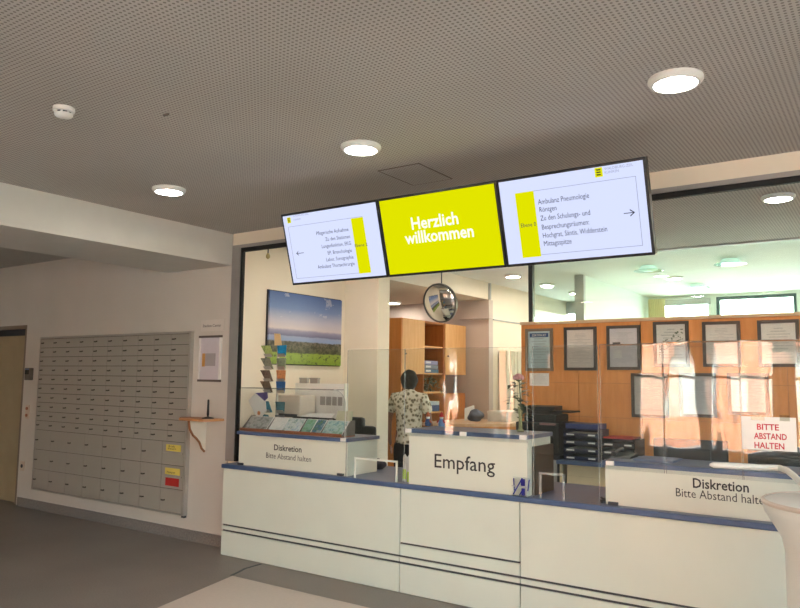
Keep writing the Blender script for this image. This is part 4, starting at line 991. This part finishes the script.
for i, (xa, xb, cols, lab) in enumerate(bro):
    t = thing('brochure', lab, 'brochure', ((xa + xb) / 2, 4.65, 1.08), 'brochures in the wooden rack')
    part('pages', MB().poly([(xa, 4.592, 1.081), (xa, 4.602, 1.081), (xa, 4.70, 1.195), (xa, 4.69, 1.197)], (xb - xa, 0, 0)), PAPER, t)
    part('cover', MB().poly([(xa + .004, 4.589, 1.084), (xa + .004, 4.591, 1.083), (xa + .004, 4.688, 1.192), (xa + .004, 4.686, 1.194)], (xb - xa - .008, 0, 0)), brochure_mat('brochure %d' % i, cols), t)
t = thing('paper_card', 'cream folded card standing at the right end behind the brochures', 'card', (-3.85, 4.74, 1.08)); part('sheet', MB().poly([(-3.93, 4.755, 1.0725), (-3.74, 4.755, 1.0725), (-3.74, 4.79, 1.27), (-3.90, 4.79, 1.27)], (0, .003, 0)), mat('pale green card', (206, 206, 178), .6), t)
# purple leaflet tilted at the left
t = thing('leaflet', 'white and purple leaflet with an orange spot leaning at the left window post', 'leaflet', (-4.85, 4.72, 1.12))
part('sheet', MB().poly([(-4.93, 4.755, 1.33), (-4.80, 4.755, 1.15), (-4.70, 4.755, 1.24), (-4.72, 4.755, 1.36), (-4.84, 4.755, 1.40)], (0, .006, 0)), PAPER, t)
part('purple_panel', MB().poly([(-4.84, 4.752, 1.40), (-4.72, 4.752, 1.33), (-4.68, 4.752, 1.36), (-4.69, 4.752, 1.41)], (0, .002, 0)), mat('purple print', (104, 88, 156), .5), t)
part('orange_spot', MB().cyl((-4.79, 4.752, 1.22), (-4.79, 4.755, 1.22), .018), mat('orange spot', (220, 140, 80), .5), t)
part('support', MB().box((-4.80, 4.762, 1.0725), (-4.78, 4.768, 1.2)), LGREY, t)
# card spinner
spx = aty(277.5, 380, 4.86).x
sp_ = thing('card_spinner', 'metal postcard spinner standing on the left counter box', 'card stand', (spx, 4.80, 1.072))
c0 = Vector((spx, 4.86, 1.072))
part('pole', MB().cyl(c0, c0 + Vector((0, 0, .76)), .011), mat('satin metal', (190, 184, 176), .35, .5), sp_)
part('base', MB().lathe([(.08, 0), (.08, .01), (.02, .016)], c0, 28), DGREY, sp_)
cards = []
lv = [(.03, [(70, 118, 130), (120, 120, 124)]), (.15, [(72, 132, 150), (66, 110, 122)]), (.33, [(110, 92, 76), (54, 92, 140)]), (.43, [(96, 84, 74), (170, 120, 80)]), (.54, [(120, 120, 104), (122, 132, 110)]), (.655, [(146, 160, 96), (30, 120, 168)])]
cardn = ['at the bottom tier', 'in the teal second tier', 'in the third tier', 'in the fourth tier', 'in the fifth tier', 'in the top tier']
for j, (dz, cc) in enumerate(lv):
    for s, c_ in zip((-1, 1), cc):
        x0_ = spx + (s * .085); z = 1.072 + dz
        part('wire_pocket', MB().poly([(x0_ - .045, 4.825, z), (x0_ + .045, 4.825, z), (x0_ + .045, 4.80, z + .03), (x0_ - .045, 4.80, z + .03)], (0, .003, 0)), mat('satin metal', (190, 184, 176), .35, .5), sp_)
        t = thing('postcard', 'postcard %s of the spinner on its %s side' % (cardn[j], 'left' if s < 0 else 'right'), 'postcard', (x0_, 4.82, z + .004), 'postcards in the spinner')
        part('card', MB().poly([(x0_ - .045 - .012 * s, 4.832, z + .004), (x0_ + .045 - .012 * s, 4.832, z + .004), (x0_ + .058 + .016 * s, 4.795, z + .105), (x0_ - .058 + .016 * s, 4.795, z + .105)], (0, .004, 0)), brochure_mat('card%d%d' % (j, s), (c_, tuple(min(255, int(q * 1.25)) for q in c_), tuple(int(q * .7) for q in c_)), 22), t)
t = thing('postcard', 'sand coloured postcard on the very top of the spinner', 'postcard', (spx - .01, 4.80, 1.83), 'postcards in the spinner')
part('card', MB().poly([(spx - .05, 4.86, 1.835), (spx + .04, 4.86, 1.835), (spx + .025, 4.85, 1.94), (spx - .05, 4.85, 1.945)], (0, .004, 0)), mat('sand card', (222, 190, 140), .5), t)

# white unit with notes behind, small boxes, printer, office chair
wu = thing('white_pinboard', 'low white board standing at the back of the counter behind the brochures', 'board', (-4.5, 5.26, CT))
a = aty(346, 384, 5.26); bx0 = aty(296, 384, 5.26).x
part('board', MB().box((bx0, 5.25, CT), (a.x, 5.29, a.z), .003), WHITE, wu)
for i, (u, w_) in enumerate(((.52, .06), (.64, .06), (.76, .05), (.87, .05))):
    x = bx0 + u * (a.x - bx0); part('note', MB().box((x, 5.246, 1.29), (x + w_, 5.25, 1.37)), mat('grey note', (168, 162, 156), .7), wu)
part('edge_strip', MB().box((a.x - .012, 5.244, CT), (a.x + .003, 5.292, a.z + .004)), PLEXIE, wu)
for px_, lab in ((305, 'small grey box on the white board, left one'), (315.5, 'small grey box on the white board, right one')):
    x = aty(px_, 380, 5.27).x; t = thing('small_box', lab, 'box', (x, 5.27, a.z)); part('carton', MB().box((x - .055, 5.252, a.z), (x + .04, 5.288, a.z + .05), .003), mat('grey cardboard', (176, 168, 158), .7), t); part('lid', MB().box((x - .057, 5.25, a.z + .04), (x + .042, 5.29, a.z + .053)), mat('grey cardboard', (176, 168, 158), .7), t)
x0_ = aty(288, 400, 5.15).x; x1_ = aty(311, 400, 5.15).x
pr = thing('desktop_printer', 'cream desktop printer behind the brochure guard', 'printer', ((x0_ + x1_) / 2, 5.1, CT))
part('housing', MB().box((x0_, 5.0, CT), (x1_, 5.22, 1.38), .015), mat('cream casing', (226, 212, 196), .5), pr)
part('paper_slot', MB().box((x0_ + .03, 4.996, 1.18), (x1_ - .03, 5.002, 1.21)), DGREY, pr)
bt = thing('document_tray', 'black document tray with papers behind the brochures', 'tray', (-4.15, 4.86, 1.072))
part('tray', MB().box((-4.42, 4.80, 1.0725), (-3.95, 4.93, 1.076)).box((-4.42, 4.80, 1.075), (-4.415, 4.93, 1.20)).box((-3.955, 4.80, 1.075), (-3.95, 4.93, 1.20)).box((-4.42, 4.80, 1.075), (-3.95, 4.805, 1.205)), BLACK, bt)
part('papers', MB().poly([(-4.36, 4.82, 1.2), (-4.0, 4.82, 1.2), (-4.02, 4.90, 1.235), (-4.33, 4.92, 1.225)], (0, 0, .004)), PAPER, bt)
oc = thing('office_chair', 'black office chair behind the left counter box', 'chair', (-4.42, 5.75, 0))
part('backrest', MB().box((-4.66, 5.72, .75), (-4.36, 5.80, 1.16), .03).box((-4.42, 5.73, .7), (-4.22, 5.8, 1.08), .035), BLACK, oc)
part('seat', MB().box((-4.66, 5.76, .45), (-4.2, 6.15, .53), .03), BLACK, oc)
part('column', MB().cyl((-4.43, 5.95, .08), (-4.43, 5.95, .45), .03).box((-4.46, 5.76, .5), (-4.40, 5.79, .85)), DGREY, oc)
for k in range(5):
    an = k * 1.2566; e = Vector((-4.43 + .28 * math.cos(an), 5.95 + .28 * math.sin(an), .06))
    part('leg', MB().tube([(-4.43, 5.95, .1), e], [.022, .015], 8), DGREY, oc); part('castor', MB().cyl(e + Vector((-.012, 0, -.03)), e + Vector((.012, 0, -.03)), .03, seg=14), BLACK, oc)

# ------------------------------------------------------------ white moulded stand at the right foreground
pc = Vector((-.20, 3.9, 0))
ws = thing('white_pedestal', 'white moulded pedestal with a flared top at the right edge before the counter', 'pedestal', pc)
part('body', MB().lathe([(.27, 0), (.272, .4), (.272, .78), (.285, .84), (.32, .90), (.352, .955), (.36, .985), (.355, 1.005), (.33, 1.01)], pc, 56), mat('glossy white moulding', (232, 232, 224), .3, var=.02), ws, smooth=True)
part('rim', MB().lathe([(.362, .992), (.366, .996), (.366, 1.006), (.358, 1.012), (.350, 1.012), (.350, .999), (.362, .992)], pc, 56), mat('rosy glare rim', (216, 200, 184), .35), ws, smooth=True)  # pinkish glare along the top edge is put into the rim colour
q = [atz(713.5, 465, 1.10), atz(735, 466, 1.10), atz(760, 467.5, 1.10), atz(780, 468, 1.10), atz(787, 470.5, 1.10), atz(794, 476, 1.10), atz(802, 484, 1.10), atz(815, 497, 1.10), pc + Vector((.1, -.1, 1.10))]
q = [q[0] + Vector((-.02, .0, 0))] + q
part('arm_bar', MB().tube(q, [.006] + [.016] * 9, 12), mat('glossy white moulding', (232, 232, 224), .3, var=.02), ws, smooth=True)
part('bracket', MB().cyl(pc + Vector((.1, -.1, 1.0)), pc + Vector((.1, -.1, 1.10)), .02), WHITE, ws)

# ------------------------------------------------------------ light
w = bpy.data.worlds.new('sky'); scene.world = w; w.use_nodes = True; nt_ = w.node_tree
sk = nt_.nodes.new('ShaderNodeTexSky'); sk.sky_type = 'NISHITA'; sk.sun_disc = False; sk.sun_elevation = R(42); sk.sun_rotation = R(20); sk.dust_density = 2
bg = nt_.nodes['Background']; nt_.links.new(sk.outputs[0], bg.inputs[0]); bg.inputs[1].default_value = 2.4
sun = bpy.data.lights.new('sun', 'SUN'); sun.energy = 24; sun.angle = R(1); sun.color = (1, .95, .86); so_ = bpy.data.objects.new('sun', sun); col.objects.link(so_); so_.rotation_euler = (R(48), 0, R(160))
# portals at the windows
for i, (xa, xb, y, z0, z1, rx) in enumerate([(-4.2, 3.4, -5.58, .25, 2.35, 90), (-5.4, 3.0, 12.08, .9, 2.85, -90)]):
    L = bpy.data.lights.new('window_portal', 'AREA'); L.shape = 'RECTANGLE'; L.size = xb - xa; L.size_y = z1 - z0; L.cycles.is_portal = True
    o = bpy.data.objects.new('window_portal', L); col.objects.link(o); o.location = ((xa + xb) / 2, y, (z0 + z1) / 2); o.rotation_euler = (R(rx), 0, 0)
L = bpy.data.lights.new('window_portal', 'AREA'); L.shape = 'RECTANGLE'; L.size = 2.3; L.size_y = 8.2; L.cycles.is_portal = True
o = bpy.data.objects.new('window_portal', L); col.objects.link(o); o.location = (4.38, -.5, 1.45); o.rotation_euler = (0, R(90), 0)
scene.view_settings.view_transform = 'Standard'; scene.view_settings.look = 'None'; scene.view_settings.gamma = 1; scene.view_settings.exposure = 0.42
scene.view_settings.use_curve_mapping = False
